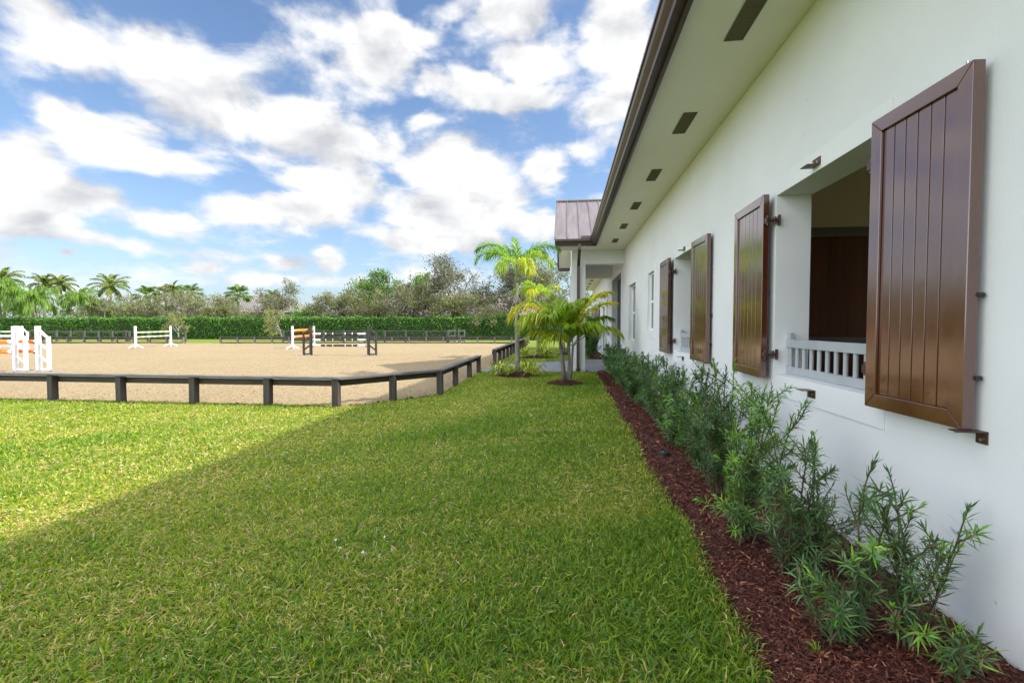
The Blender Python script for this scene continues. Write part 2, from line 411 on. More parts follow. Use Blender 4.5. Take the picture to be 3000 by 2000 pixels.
RINGS = [(0.02,12.62,0.55,0.10),(-1.5,14.55,0.72,0.13),(-1.5,22.9,0.8,0.12),(0.05,25.3,0.6,0.10)]
RL = ['small dark mulch ring around the three stemmed palm', 'mulch ring at the foot of the tall slender palm', 'mulch ring around the yellowing palm beyond the paver path', 'farthest mulch ring, around the small clustered palm']
for (x, y, r_, h), lb in zip(RINGS, RL):
    k = 28; vs = [(0,0,h)]; fs = []
    for j, f in enumerate((0.45, 0.8, 1.0)):
        for i in range(k):
            a = 2*math.pi*i/k; rr = r_*f*(1+0.08*math.sin(3*a+x)+0.05*random.uniform(-1,1))
            vs.append((rr*math.cos(a), rr*math.sin(a), h*(1-f**1.6)+0.003))
    for i in range(k):
        fs.append((0, 1+i, 1+(i+1)%k))
        for j in range(2):
            a0 = 1+j*k; fs.append((a0+i, a0+k+i, a0+k+(i+1)%k, a0+(i+1)%k))
    me = bpy.data.meshes.new('mulch_ring'); me.from_pydata(vs, [], fs); me.polygons.foreach_set('use_smooth', [True]*len(fs))
    o = link('mulch_ring', me, M['mulch']); o.location = (x, y, 0.0); tag(o, lb, 'mulch ring', 'mulch rings', kind='structure')
    q = 1500; a = rng.uniform(0, 6.283, q); f = np.sqrt(rng.random(q))
    scatter_chips(x+r_*f*np.cos(a), y+r_*f*np.sin(a), h*(1-f**1.6)+0.008+rng.uniform(0, .012, q), 1.7)
tag(chips.build('mulch_chips', M['chip']), 'loose shredded red brown bark chips over the mulch', 'mulch', kind='stuff')

# ------------------------------------------------------------------ grass blades
G0 = [(0.085,0.185,0.018),(0.150,0.250,0.022),(0.230,0.305,0.028),(0.34,0.36,0.04),(0.52,0.40,0.15),(0.64,0.49,0.26)]
grass = Leaves()
def on_lawn(X, Y):
    ok = X < mulch_edge(Y) + 0.03
    ok |= Y < -10
    ok &= ~poly_in(X, Y+0.05*np.sin(X*9), ARENA) & ~poly_in(X, Y, PATH)
    for x, y, r_, h in RINGS: ok &= ((X-x)**2+(Y-y)**2 > (r_*0.97)**2) | (Y > 20)
    return ok
def sow(n, x0, x1, y0, y1, Lr, Wm, near=True):
    X = rng.uniform(x0, x1, n); Y = rng.uniform(y0, y1, n)
    d = np.hypot(X, Y)
    ok = on_lawn(X, Y) & (X > -1.62*Y-1.0)
    X, Y, d = X[ok], Y[ok], d[ok]; n = len(X)
    az = rng.uniform(0, 6.283, n) + 0.5*fbm(X, Y, 3, 21); el = np.clip(rng.normal(0.60, 0.36, n), 0.05, 1.45)
    D = np.stack([np.cos(az)*np.cos(el), np.sin(az)*np.cos(el), np.sin(el)], 1)
    patch = fbm(X, Y, 1.1, 4)*0.75 + fbm(X, Y, 4.5, 9)*0.55 + np.clip(-0.28*(X+0.7), -0.55, 0.35)
    dry = np.clip(0.30 + 0.36*patch, 0.05, 0.8)
    u = rng.random(n); lush = np.clip(0.5 - patch*0.7, 0, 1)
    k = np.where(u < dry*0.58, np.where(rng.random(n) < 0.6, 4, 5), np.where(rng.random(n) < lush, rng.integers(0, 3, n), rng.integers(1, 4, n)))
    col = np.array(G0)[k]*(1+rng.normal(size=(n, 1))*0.16)
    Ls = rng.uniform(*Lr, n)*np.where(k > 3, 0.85, 1.0)*(1.1 - 0.25*patch)
    el2 = np.where(k > 3, 0.5, 1.0)
    D[:, 2] *= el2
    grass.add(np.stack([X, Y, rng.uniform(0.0, 0.012, n)], 1), D, Ls, Wm*rng.uniform(0.6, 1.3, n)*np.clip(d/4.0, 1, 2.6)**0.75, np.clip(col, .004, .8), bend=rng.uniform(0, 0.35, n), basew=0.8,
              side=np.cross(D, np.array([0,0,1.0])+rng.normal(size=(n,3))*0.5))
sow(170000, -6.8, 1.05, 1.0, 4.2, (0.030, 0.085), 0.0072)
sow(170000, -13.8, 1.05, 4.2, 8.55, (0.035, 0.082), 0.0076)
sow(60000, -4.5, 1.2, 8.4, 16.0, (0.04, 0.085), 0.0075)
sow(26000, -3.3, 2.0, 17.0, 34, (0.05, 0.10), 0.010)
# dry clippings lying flat on the turf
n = 24000; Y = 1.0 + 7.6*rng.random(n)**1.6; X = rng.uniform(-13.5, 1.0, n); ok = on_lawn(X, Y) & (X > -1.62*Y-1.0); X, Y = X[ok], Y[ok]; n = len(X)
keep = rng.random(n) < np.clip(0.5+0.6*fbm(X, Y, 2.2, 31), 0.1, 1); X, Y = X[keep], Y[keep]; n = len(X)
az = rng.uniform(0, 6.283, n); el = rng.normal(0.10, 0.2, n)
grass.add(np.stack([X, Y, rng.uniform(0.02, 0.05, n)], 1), np.stack([np.cos(az)*np.cos(el), np.sin(az)*np.cos(el), np.sin(el)], 1), rng.uniform(0.02, 0.06, n), rng.uniform(0.003, 0.006, n)*np.clip(np.hypot(X,Y)/4, 1, 2), tints(n, [(0.50,0.38,0.22),(0.60,0.47,0.30),(0.44,0.30,0.17)]), bend=0.05, basew=0.9)
# longer ragged tufts where the lawn meets the mulch and the fence
n = 5200; Y = 1.6 + 14*rng.random(n)**1.8; X = mulch_edge(Y) + rng.normal(-0.01, 0.035, n)
az = rng.uniform(0, 6.283, n); el = rng.uniform(0.4, 1.3, n)
grass.add(np.stack([X, Y, 0*X], 1), np.stack([np.cos(az)*np.cos(el), np.sin(az)*np.cos(el), np.sin(el)], 1), rng.uniform(0.05, 0.13, n), rng.uniform(.005, .009, n)*np.clip(Y/4, 1, 2), tints(n, G0, [2,3,3,2,1.2,0.6]), bend=0.35, basew=0.8)
n = 5000; X = rng.uniform(-14, -4.4, n); Y = 8.40 + rng.normal(0, 0.05, n)
az = rng.uniform(0, 6.283, n); el = rng.uniform(0.5, 1.4, n)
grass.add(np.stack([X, Y, 0*X], 1), np.stack([np.cos(az)*np.cos(el), np.sin(az)*np.cos(el), np.sin(el)], 1), rng.uniform(0.04, 0.11, n), 0.011, tints(n, G0, [2,3,3,2,1,0.4]), bend=0.3, basew=0.8)
tag(grass.build('grass', M['grass']), 'short green and straw coloured lawn grass blades', 'grass', kind='stuff')

# ------------------------------------------------------------------ the stable
barn = thing('stable_building', 'long white stucco stable with brown shutters and brown metal roof', 'stable', (WX, 0, 0))
def part(mb, name, m, parent=None, **kw):
    """mesh in world coordinates, parented to the stable (or one of its parts)"""
    o = mb.build(name, m, None, **kw)
    p = parent or barn
    o.parent = p
    o.matrix_parent_inverse.identity()
    off = Vector((0,0,0)); q = p
    while q is not None: off += q.location; q = q.parent
    o.location = Vector(o.location) - off
    return o

T = 0.30   # wall thickness
OPEN = []  # y0,y1,z0,z1
STALL = [(3.20,4.62),(7.25,8.67)]
for a, b_ in STALL: OPEN.append((a, b_, 1.145, 2.835))
SASH = [(10.63,11.38,1.50,2.86),(13.32,14.70,1.15,2.86)]
OPEN += SASH
OPEN.append((16.75,19.95,-0.02,3.54))
FAR = [(21.6,22.5,1.15,2.86),(23.6,24.5,-0.02,2.6),(27.3,28.7,1.145,2.835),(31.0,32.4,1.145,2.835)]
OPEN += FAR
WEND = 34.0
mb = MB(); y = -7.0
TOPW = 4.21
for (a, b_, z0, z1) in OPEN:
    mb.box((WX, y, -0.1), (WX+T, a, TOPW))
    if z0 > 0: mb.box((WX, a, -0.1), (WX+T, b_, z0))
    mb.box((WX, a, z1), (WX+T, b_, TOPW)); y = b_
mb.box((WX, y, -0.1), (WX+T, WEND, TOPW))
part(mb, 'wall', M['stucco'])
# remaining outer walls and the stalls inside
part(MB().box((WX+T,-7.0,-0.1),(14,-6.7,TOPW)), 'end_wall', M['stucco']); part(MB().box((WX+T,WEND-0.3,-0.1),(14,WEND,TOPW)), 'end_wall', M['stucco'])
mb = MB(); y = -6.7
for k in range(9):
    a = -5.0+4.1*k; b_ = a+2.4  # unseen openings added in the rear wall to brighten the stalls
    mb.box((13.7,y,-0.1),(14,a,TOPW)).box((13.7,a,-0.1),(14,b_,1.0)).box((13.7,a,2.9),(14,b_,TOPW)); y = b_
mb.box((13.7,y,-0.1),(14,WEND-0.3,TOPW))
part(mb, 'rear_wall', M['stucco'])
part(MB().box((WX+T,-6.7,0.0),(13.7,WEND-0.3,0.04)), 'stall_floor', M['pale_floor'])
part(MB().box((WX+T,-6.7,4.05),(13.7,WEND-0.3,4.19)), 'stall_ceiling', M['interior'])
for yp in (2.2, 6.6, 10.2, 15.3):
    part(MB().box((WX+T, yp, 2.92), (5.9, yp+0.12, 4.05)), 'stall_upper_wall', M['interior'])
    bd = MB()
    part(MB().box((WX+T, yp-0.03, 2.79), (5.9, yp+0.12, 2.855)).box((WX+T, yp-0.015, 2.855), (5.9, yp+0.12, 2.92)), 'stall_rail', M['rail_grey'])
    part(MB().box((WX+T, yp-0.03, 1.36), (5.9, yp+0.12, 1.45)), 'stall_rail', M['rail_grey'])
    x = WX+T
    while x < 5.85:
        bd.box((x+0.002, yp+random.uniform(0,.006), 1.45), (min(x+0.243, 5.9), yp+0.10, 2.79)); bd.box((x+0.002, yp+random.uniform(0,.006), 0.04), (min(x+0.243, 5.9), yp+0.10, 1.36)); x += 0.245
    part(bd, 'stall_partition', M['boards'])
part(MB().box((5.9,-6.7,0.04),(6.05,WEND-0.3,1.3)), 'aisle_wall', M['interior'])  # unseen wall kept low so light from the rear openings gets in

# stall windows: raised stucco band, grille, two plank shutters, latch brackets
def shutter(pname_parent, y0, y1, hinge_low, xf=1.865, tilt=0.0):
    """shutter between y0 and y1; hinge_low: hinge side is the smaller y. xf = outer face; tilt pushes the free end out"""
    z0, z1 = 1.10, 2.855; fw = 0.085; th = 0.055
    yh, yfree = (y0, y1) if hinge_low else (y1, y0)
    org = (xf+th, yh, 0)
    s = 1 if yfree > yh else -1; w = abs(y1-y0)
    def P(a, x, z): # a = distance from the hinge side
        return (x, s*a, z)
    fr = MB()
    # mitred frame
    def prism(q):  # q: four (a,z) corners
        fr.hexa([P(a, -th, z) for a, z in q] + [P(a, 0, z) for a, z in q])
    g = 0.0012
    prism([(0,z0),(w,z0),(w-fw,z0+fw-g),(fw,z0+fw-g)]); prism([(0,z1),(w,z1),(w-fw,z1-fw+g),(fw,z1-fw+g)])
    prism([(0,z0+2*g),(0,z1-2*g),(fw-g,z1-fw),(fw-g,z0+fw)]); prism([(w,z0+2*g),(w,z1-2*g),(w-fw+g,z1-fw),(w-fw+g,z0+fw)])
    sh = fr.build('shutter', M['shutter'], None, bevel=0.003)
    sh.parent = barn; sh.location = (org[0]-WX, org[1], 0); sh.rotation_euler = (0, 0, tilt)
    pl = MB(); n = 6; pw = (w-2*fw)/n
    for i in range(n):
        a0 = fw+i*pw+0.004; a1 = fw+(i+1)*pw-0.004
        pl.hexa([P(a0,-th+0.017,z0+fw),P(a1,-th+0.017,z0+fw),P(a1,-0.012,z0+fw),P(a0,-0.012,z0+fw),P(a0,-th+0.017,z1-fw),P(a1,-th+0.017,z1-fw),P(a1,-0.012,z1-fw),P(a0,-0.012,z1-fw)])
    pl.hexa([P(fw,-th+0.023,z0+fw),P(w-fw,-th+0.023,z0+fw),P(w-fw,-0.02,z0+fw),P(fw,-0.02,z0+fw),P(fw,-th+0.023,z1-fw),P(w-fw,-th+0.023,z1-fw),P(w-fw,-0.02,z1-fw),P(fw,-0.02,z1-fw)])
    pl.build('plank_panel', M['shutter'], sh, bevel=0.002)
    for zh in (2.60, 1.33):
        h = MB().box((-0.045, -s*0.05 if s>0 else -0.0, zh-0.025), (-0.01, 0.0 if s>0 else 0.05, zh+0.025))
        h.tube([(-0.028,-s*0.035,zh-0.045),(-0.028,-s*0.035,zh+0.045)], 0.011, 8)
        h.box((0.0, -0.05, zh-0.012), (0.075, 0.0, zh+0.012) ) if s>0 else h.box((0.0, 0.0, zh-0.012), (0.075, 0.05, zh+0.012))
        h.box((0.066, -0.062, zh-0.05), (0.078, -0.015, zh+0.05)) if s>0 else h.box((0.066, 0.015, zh-0.05), (0.078, 0.062, zh+0.05))
        h.tube([(0.04,-s*0.03,zh-0.035),(0.04,-s*0.03,zh+0.035)], 0.014, 8)
        h.build('hinge', M['hinge'], sh, bevel=0.002)
    if hinge_low is False:
        for zz in (1.35, 1.75): MB().tube([(-0.006, s*(w-0.002), zz), (0.024, s*(w-0.002), zz)], 0.012, 10).build('bumper', M['puck'], sh)
    for za, zb in ((z1, z1+0.025), (z0-0.03, z0)):
        MB().tube([(-0.03, s*(w-0.06), za), (-0.03, s*(w-0.06), zb)], 0.008, 8).build('drop_bolt', M['steel'], sh)
    return sh

def stall_window(y0, y1):
    z0, z1 = 1.145, 2.835
    tr = MB(); p = 0.009
    tr.box((WX-p, y0-0.11, z0-0.195), (WX, y1+0.11, z0)).box((WX-p, y0-0.11, z1), (WX, y1+0.11, z1+0.165))
    tr.box((WX-p, y0-0.11, z0), (WX, y0, z1)).box((WX-p, y1, z0), (WX, y1+0.11, z1))
    part(tr, 'window_trim', M['trim'])
    gr = MB(); gx0, gx1 = WX+0.105, WX+0.145
    gr.box((gx0, y0+0.004, z0+0.004), (gx1, y1-0.004, z0+0.075)).box((gx0-0.005, y0+0.004, 1.40), (gx1+0.005, y1-0.004, 1.475))
    gr.box((gx0+0.006, y1-0.06, 1.475), (gx1-0.004, y1-0.004, 1.535))
    n = 12
    for i in range(n):
        yy = y0 + 0.045 + (y1-y0-0.09)*i/(n-1)
        gr.tube([(gx0+0.02, yy, z0+0.07), (gx0+0.02, yy, 1.405)], 0.0165, 12)
    o = part(gr, 'window_grille', M['grille'])
    yc = (y0+y1)/2
    for zz, up in ((1.05, False), (2.90, False)):
        br = MB().box((WX-0.017, yc-0.035, zz-0.03), (WX-0.010, yc+0.075, zz+0.035)).box((WX-0.11, yc-0.035, zz+0.030 if zz < 2 else zz-0.03), (WX-0.017, yc+0.075, zz+0.036 if zz < 2 else zz-0.024))
        br.tube([(WX-0.026, yc+0.045, zz), (WX-0.017, yc+0.045, zz)], 0.009, 8, mi=1).tube([(WX-0.026, yc-0.01, zz), (WX-0.017, yc-0.01, zz)], 0.009, 8, mi=1)
        part(br, 'latch_bracket', [M['hinge'], M['steel']])
    # hold-open bracket below the near shutter, bumpers behind it
    br = MB().box((WX-0.008, y0-0.81, 1.035), (WX-0.001, y0-0.75, 1.098)).box((WX-0.13, y0-0.81, 1.092), (WX-0.008, y0-0.75, 1.098)).tube([(WX-0.016, y0-0.785, 1.055), (WX-0.008, y0-0.785, 1.055)], 0.009, 8, mi=1)
    part(br, 'latch_bracket', [M['hinge'], M['steel']])


for i, (a, b_) in enumerate(STALL + [(27.3,28.7),(31.0,32.4)]):
    stall_window(a, b_)
    shutter(barn, a-0.10-0.675, a-0.10, False, xf=1.88, tilt=R(2.4))
    shutter(barn, b_+0.02, b_+0.02+0.77, True, xf=1.88, tilt=R(-0.6))

def sash_window(y0, y1, z0, z1, sticker=False, inset=0.06):
    tr = MB(); p = 0.009
    tr.box((WX-p, y0-0.12, z0-0.19), (WX, y1+0.10, z0)).box((WX-p, y0-0.12, z1), (WX, y1+0.10, z1+0.17)).box((WX-p, y0-0.12, z0), (WX, y0, z1)).box((WX-p, y1, z0), (WX, y1+0.10, z1))
    part(tr, 'window_trim', M['trim'])
    x0, x1 = WX+inset, WX+inset+0.06; w = 0.05; zm = (z0+z1)/2
    f = MB().box((x0,y0,z0),(x1,y1,z0+w)).box((x0,y0,z1-w),(x1,y1,z1)).box((x0,y0,z0+w),(x1,y0+w,z1-w)).box((x0,y1-w,z0+w),(x1,y1,z1-w)).box((x0+0.008,y0+w,zm-0.03),(x1,y1-w,zm+0.03))
    fo = part(f, 'window', M['winframe'], bevel=0.004)
    part(MB().box((x0+0.025,y0+w,z0+w),(x0+0.032,y1-w,z1-w)), 'pane', M['glass'], fo)
    if sticker:
        part(MB().box((x0+0.020,y0+w+0.05,z1-0.42),(x0+0.024,y0+w+0.22,z1-0.12)), 'sticker', M['sticker'], fo)
for a, b_, z0, z1 in SASH: sash_window(a, b_, z0, z1, b_-a > 1, 0.11 if b_-a > 1 else 0.06)
sash_window(*FAR[0])
# breezeway doors
def sliding_door(y0, y1, z1, xd):
    part(MB().box((WX+0.002,y0,0),(WX+T,y0+0.012,z1)).box((WX+0.002,y1-0.012,0),(WX+T,y1,z1)).box((WX+0.002,y0+0.012,z1-0.012),(WX+T,y1-0.012,z1)), 'door_jamb', M['jamb_grey'])
    d = MB().box((xd, y0+0.012, 0.02), (xd+0.05, y1-0.012, z1-0.012))
    n = int((y1-y0)/0.2)
    for i in range(n+1):
        yy = y0+0.03+(y1-y0-0.06)*i/n; d.box((xd-0.008, yy-0.006, 0.06), (xd, yy+0.006, z1-0.06))
    do = part(d, 'door', M['darkdoor'])
    part(MB().tube([(xd-0.05, y0+0.3, 1.0), (xd-0.05, y0+0.3, 1.35)], 0.012, 8).tube([(xd-0.05, y0+0.3, 1.0),(xd,y0+0.3,1.0)],0.01,6).tube([(xd-0.05, y0+0.3, 1.35),(xd,y0+0.3,1.35)],0.01,6), 'handle', M['steel'], do)
sliding_door(16.75,19.95,3.54,WX+0.24)
sliding_door(23.6,24.5,2.6,WX+0.2)
part(MB().box((WX-0.01,16.63,0.0),(WX,16.75,3.72)).box((WX-0.01,16.75,3.54),(WX,19.95,3.72)).box((WX-0.01,19.95,0.0),(WX,20.0,3.72)), 'door_trim', M['trim'])

# eaves
ZS = 4.215
part(MB().box((1.0,-7.0,ZS),(WX+T,14.95,ZS+0.03)).box((1.0,21.7,ZS),(WX+T,WEND,ZS+0.03)), 'soffit', M['soffit'])
part(MB().box((-0.33,14.95,ZS),(WX,16.0,ZS+0.03)), 'soffit', M['soffit'])
part(MB().box((0.40,16.35,4.19),(WX,20.0,4.22)).box((0.22,20.35,ZS),(WX,21.7,ZS+0.03)), 'soffit', M['soffit'])
def vent(yv):
    v_ = MB().box((1.44,yv-0.30,ZS-0.003),(1.60,yv+0.305,ZS+0.002))
    v_.box((1.436,yv-0.305,ZS-0.008),(1.449,yv+0.31,ZS-0.0031)).box((1.591,yv-0.305,ZS-0.008),(1.604,yv+0.31,ZS-0.0031)).box((1.449,yv-0.305,ZS-0.008),(1.591,yv-0.293,ZS-0.0031)).box((1.449,yv+0.298,ZS-0.008),(1.591,yv+0.31,ZS-0.0031))
    for k in range(13):
        yy = yv-0.27+k*0.0455; v_.hexa([(1.449,yy,ZS-0.0032),(1.591,yy,ZS-0.0032),(1.591,yy+0.004,ZS-0.0032),(1.449,yy+0.004,ZS-0.0032),(1.449,yy+0.012,ZS-0.010),(1.591,yy+0.012,ZS-0.010),(1.591,yy+0.016,ZS-0.010),(1.449,yy+0.016,ZS-0.010)])
    part(v_, 'soffit_vent', M['vent'])
for i in range(-3, 6):
    yv = 4.46-0.305+2.03*i
    vent(yv)
for i in range(6):
    yv = 22.6+2.03*i
    vent(yv)
# fascia board and K-style gutter; portico eave at y=14.95
FAS = [(0.972,4.17),(1.0,4.17),(1.0,4.40),(0.972,4.40)]
part(MB().extrude(FAS, lambda a,b,t:(a,t,b), -7.0, 14.95).extrude(FAS, lambda a,b,t:(a,t,b), 21.75, WEND), 'fascia', M['brown'])
KG = [(0.970,4.345),(0.970,4.225),(0.885,4.225),(0.875,4.262),(0.845,4.285),(0.822,4.305),(0.812,4.33),(0.812,4.362),(0.796,4.366),(0.796,4.374),(0.822,4.374),(0.822,4.335),(0.835,4.312),(0.880,4.285),(0.892,4.240),(0.958,4.240),(0.958,4.345)]
part(MB().extrude(KG, lambda a,b,t:(a,t,b), -7.0, 14.90).extrude(KG, lambda a,b,t:(a,t,b), 21.8, WEND), 'gutter', M['brown'])
gj = MB()
for yj in np.arange(-4.1, 14.5, 3.05):
    gj.extrude([(0.873+(a-0.873)*1.025, 4.30+(b_-4.30)*1.03) for a, b_ in KG], lambda a,b,t:(a,t,b), yj, yj+0.045)
part(gj, 'gutter_joint', M['brown'])
part(MB().box((-0.33,14.922,4.17),(0.985,14.95,4.40)), 'fascia', M['brown'])
part(MB().extrude([(14.92-(0.970-a), b_) for a, b_ in KG], lambda a,b,t:(t,a,b), -0.33, 0.93), 'gutter', M['brown'])
part(MB().box((0.50,14.745,4.376),(0.80,14.757,4.47)).box((0.80,14.62,4.376),(0.812,14.757,4.47)), 'splash_guard', M['brown'])
# downspout
ds = MB().box((0.405,14.80,4.06),(0.505,14.90,4.225))
ds.hexa([(0.405,14.80,4.06),(0.505,14.80,4.06),(0.505,14.90,4.06),(0.405,14.90,4.06),(0.405,14.80,4.061),(0.505,14.80,4.061),(0.505,14.90,4.061),(0.405,14.90,4.061)])
ds.hexa([(0.405,15.86,3.66),(0.505,15.86,3.66),(0.505,15.96,3.66),(0.405,15.96,3.66),(0.405,14.80,4.06),(0.505,14.80,4.06),(0.505,14.90,4.06),(0.405,14.90,4.06)])
ds.box((0.405,15.86,0.12),(0.505,15.96,3.66))
part(ds, 'downspout', M['brown'], bevel=0.006)
part(MB().tube([(0.455,15.90,0.02),(0.455,15.90,0.13)], 0.075, 12), 'drain_boot', M['puck'])
# portico: columns, beams, gable
COLB = (0.22,0.70)
for yy in (16.0, 20.0): part(MB().box((0.22,yy,0.0),(0.70,yy+0.48,3.74)), 'column', M['stucco'])
part(MB().box((0.22,16.0,3.74),(WX,16.35,4.215)), 'beam', M['stucco'])
part(MB().box((0.22,20.0,3.67),(WX,20.35,4.19)), 'beam', M['stucco'])
YR, ZR, YE, ZE = 18.3, 6.50, 14.84, 4.40
YE2 = 2*YR-YE
def roofz(y): return ZE + (ZR-ZE)*(1-abs(y-YR)/(YR-YE))
g = [(16.0,4.22),(20.48,4.22),(20.48,roofz(20.48)-0.14),(YR,ZR-0.14),(16.0,roofz(16.0)-0.14)]
part(MB().extrude(g, lambda a,b,t:(t,a,b), 0.24, 0.42).box((0.24,16.35,3.70),(0.42,20.0,4.22)), 'gable_wall', M['stucco'])
def slope_slab(mb, ya, yb, x0, x1, off, th, mi=0):
    mb.hexa([(x0,ya,roofz(ya)+off-th),(x1,ya,roofz(ya)+off-th),(x1,yb,roofz(yb)+off-th),(x0,yb,roofz(yb)+off-th),(x0,ya,roofz(ya)+off),(x1,ya,roofz(ya)+off),(x1,yb,roofz(yb)+off),(x0,yb,roofz(yb)+off)], mi)
rm = MB(); slope_slab(rm, YE, YR, -0.36, 7.5, 0.0, 0.03); slope_slab(rm, YR, YE2, -0.36, 7.5, 0.0, 0.03)
x = -0.34
while x < 5.0:
    for ya, yb in ((YE, YR-0.03), (YR+0.03, YE2)):
        rm.hexa([(x,ya,roofz(ya)+0.001),(x+0.024,ya,roofz(ya)+0.001),(x+0.024,yb,roofz(yb)+0.001),(x,yb,roofz(yb)+0.001),(x,ya,roofz(ya)+0.042),(x+0.024,ya,roofz(ya)+0.042),(x+0.024,yb,roofz(yb)+0.042),(x,yb,roofz(yb)+0.042)])
    x += 0.40
rm.tube([(-0.36,YR,ZR+0.03),(6.0,YR,ZR+0.03)], 0.05, 8)
part(rm, 'portico_roof', M['roof'])
rs = MB(); slope_slab(rs, YE+0.1, YR, -0.30, 0.24, -0.12, 0.03); slope_slab(rs, YR, YE2-0.1, -0.30, 0.24, -0.12, 0.03)
part(rs, 'rake_soffit', M['soffit'])
rf = MB(); slope_slab(rf, YE, YR, -0.335, -0.302, -0.032, 0.15); slope_slab(rf, YR, YE2, -0.335, -0.302, -0.032, 0.15)
part(rf, 'rake_fascia', M['brown'])
part(MB().box((-0.33,YE2-0.12,4.17),(1.0,YE2-0.09,4.40)), 'fascia', M['brown'])
# main roof in standing seam metal
def mz(x): return 4.415 + (x-0.80)*0.36
mr = MB()
for (ya, yb, xs) in ((-7.2,14.9,0.80),(14.9,21.75,2.3),(21.75,WEND+0.2,0.80)):
    mr.hexa([(xs,ya,mz(xs)-0.04),(8,ya,mz(8)-0.04),(8,yb,mz(8)-0.04),(xs,yb,mz(xs)-0.04),(xs,ya,mz(xs)),(8,ya,mz(8)),(8,yb,mz(8)),(xs,yb,mz(xs))])
mr.hexa([(8,-7.2,mz(8)-0.04),(15.2,-7.2,mz(0.8)-0.04),(15.2,WEND+0.2,mz(0.8)-0.04),(8,WEND+0.2,mz(8)-0.04),(8,-7.2,mz(8)),(15.2,-7.2,mz(0.8)),(15.2,WEND+0.2,mz(0.8)),(8,WEND+0.2,mz(8))])
y = -7.0
while y < WEND:
    xs = 0.81 if (y < 14.85 or y > 21.8) else 2.32
    mr.hexa([(xs,y,mz(xs)+0.001),(8,y,mz(8)+0.001),(8,y+0.024,mz(8)+0.001),(xs,y+0.024,mz(xs)+0.001),(xs,y,mz(xs)+0.04),(8,y,mz(8)+0.04),(8,y+0.024,mz(8)+0.04),(xs,y+0.024,mz(xs)+0.04)]); y += 0.40
part(mr, 'roof', M['roof'])
# end gables close the attic
ge = [(WX,4.23),(8,4.23),(8,mz(8)-0.06),(WX,mz(WX)-0.06)]
part(MB().extrude(ge, lambda a,b,t:(a,t,b), -6.95, -6.8).extrude(ge, lambda a,b,t:(a,t,b), WEND-0.2, WEND-0.05), 'end_gable', M['stucco'])

# ------------------------------------------------------------------ arena fences
def fence(name, label, path, posts, post_w, z_top, cap_w, board_z, mats, inward, pz=None, cat='fence', group='kick rail sections around the arena'):
    """cap plank on posts, a face board below the cap on the arena side"""
    o0 = (path[0][0], path[0][1], 0)
    root = thing(name, label, cat, o0, 0, group)
    capm = MB(); bm = MB()
    for i in range(len(path)-1):
        a = Vector((path[i][0]-o0[0], path[i][1]-o0[1], 0)); b = Vector((path[i+1][0]-o0[0], path[i+1][1]-o0[1], 0))
        d = (b-a).normalized(); nrmv = Vector((-d.y, d.x, 0))*inward
        nseg = max(1, round((b-a).length/3.2))
        for k in range(nseg):
            p0 = a.lerp(b, k/nseg); p1 = a.lerp(b, (k+1)/nseg)
            e = 0.0
            j = random.uniform(-0.004, 0.004)
            zz = z_top-0.02+j
            ext0 = d*(0.03 if k == 0 and i > 0 else 0.0); ext1 = d*(0.03 if k == nseg-1 and i < len(path)-2 else -0.002)
            capm.beam(p0-ext0+Vector((0,0,zz+0.002*(i%2))), p1+ext1+Vector((0,0,z_top-0.02+0.002*(i%2)+random.uniform(-.004,.004))), cap_w, 0.038)
            off = nrmv*(post_w/2+0.018)
            bm.beam(p0+off+Vector((0,0,(board_z[0]+board_z[1])/2)), p1+off-d*0.003+Vector((0,0,(board_z[0]+board_z[1])/2)), 0.034, board_z[1]-board_z[0])
    capm.build('cap_rail', mats[0], root, bevel=0.004); bm.build('face_board', mats[1], root, bevel=0.003)
    for k, (x, y) in enumerate(posts):
        pm = MB(); h = z_top-0.041; w2 = post_w/2
        pm.box((-w2,-w2,-0.05),(w2,w2,h))
        p = pm.build('post', mats[2], root, bevel=0.006)
        p.location = (x-o0[0], y-o0[1], 0); p.rotation_euler = (random.uniform(-.012,.012), random.uniform(-.012,.012), random.uniform(-0.1,0.1))
    return root

near_posts = [(-15.55,8.42),(-13.98,8.42),(-12.4,8.42),(-10.78,8.42),(-9.16,8.42),(-7.5,8.42),(-5.88,8.42),(-4.45,8.43),(-3.66,9.36),(-2.88,10.28),(-2.89,11.83),(-2.91,13.7),(-2.92,15.25)]
fence('arena_fence', 'near dark timber kick rail running along the lawn and turning the arena corner', [(-17.0,8.42),(-4.42,8.42),(-2.88,10.30),(-2.92,15.32)], near_posts, 0.13, 0.60, 0.185, (0.415,0.535), [M['cap'],M['board'],M['post']], 1)
p2 = [(-2.85-0.013*(y-18.3), y) for y in np.arange(18.42, 38.6, 1.56)]
fence('arena_fence', 'timber kick rail beyond the paver path, running away beside the far lawn', [(-2.85,18.3),(-3.12,38.6)], p2, 0.14, 0.66, 0.20, (0.44,0.59), [M['cap'],M['farwood'],M['post']], 1)
def lin(a, b, n): return [(a[0]+(b[0]-a[0])*i/(n-1), a[1]+(b[1]-a[1])*i/(n-1)) for i in range(n)]
fence('arena_fence', 'far left kick rail on pale posts in front of the palms', [(-64,35.6),(-34.7,38.0)], lin((-63,35.7),(-34.8,38.0),19), 0.13, 0.62, 0.18, (0.36,0.57), [M['farwood'],M['farwood'],M['farpost']], 1)
fence('arena_fence', 'far right kick rail behind the black and white jump', [(-31.4,38.25),(-3.2,41.75)], lin((-31.3,38.26),(-3.3,41.7),19), 0.13, 0.64, 0.18, (0.36,0.58), [M['farwood'],M['farwood'],M['farpost']], 1)
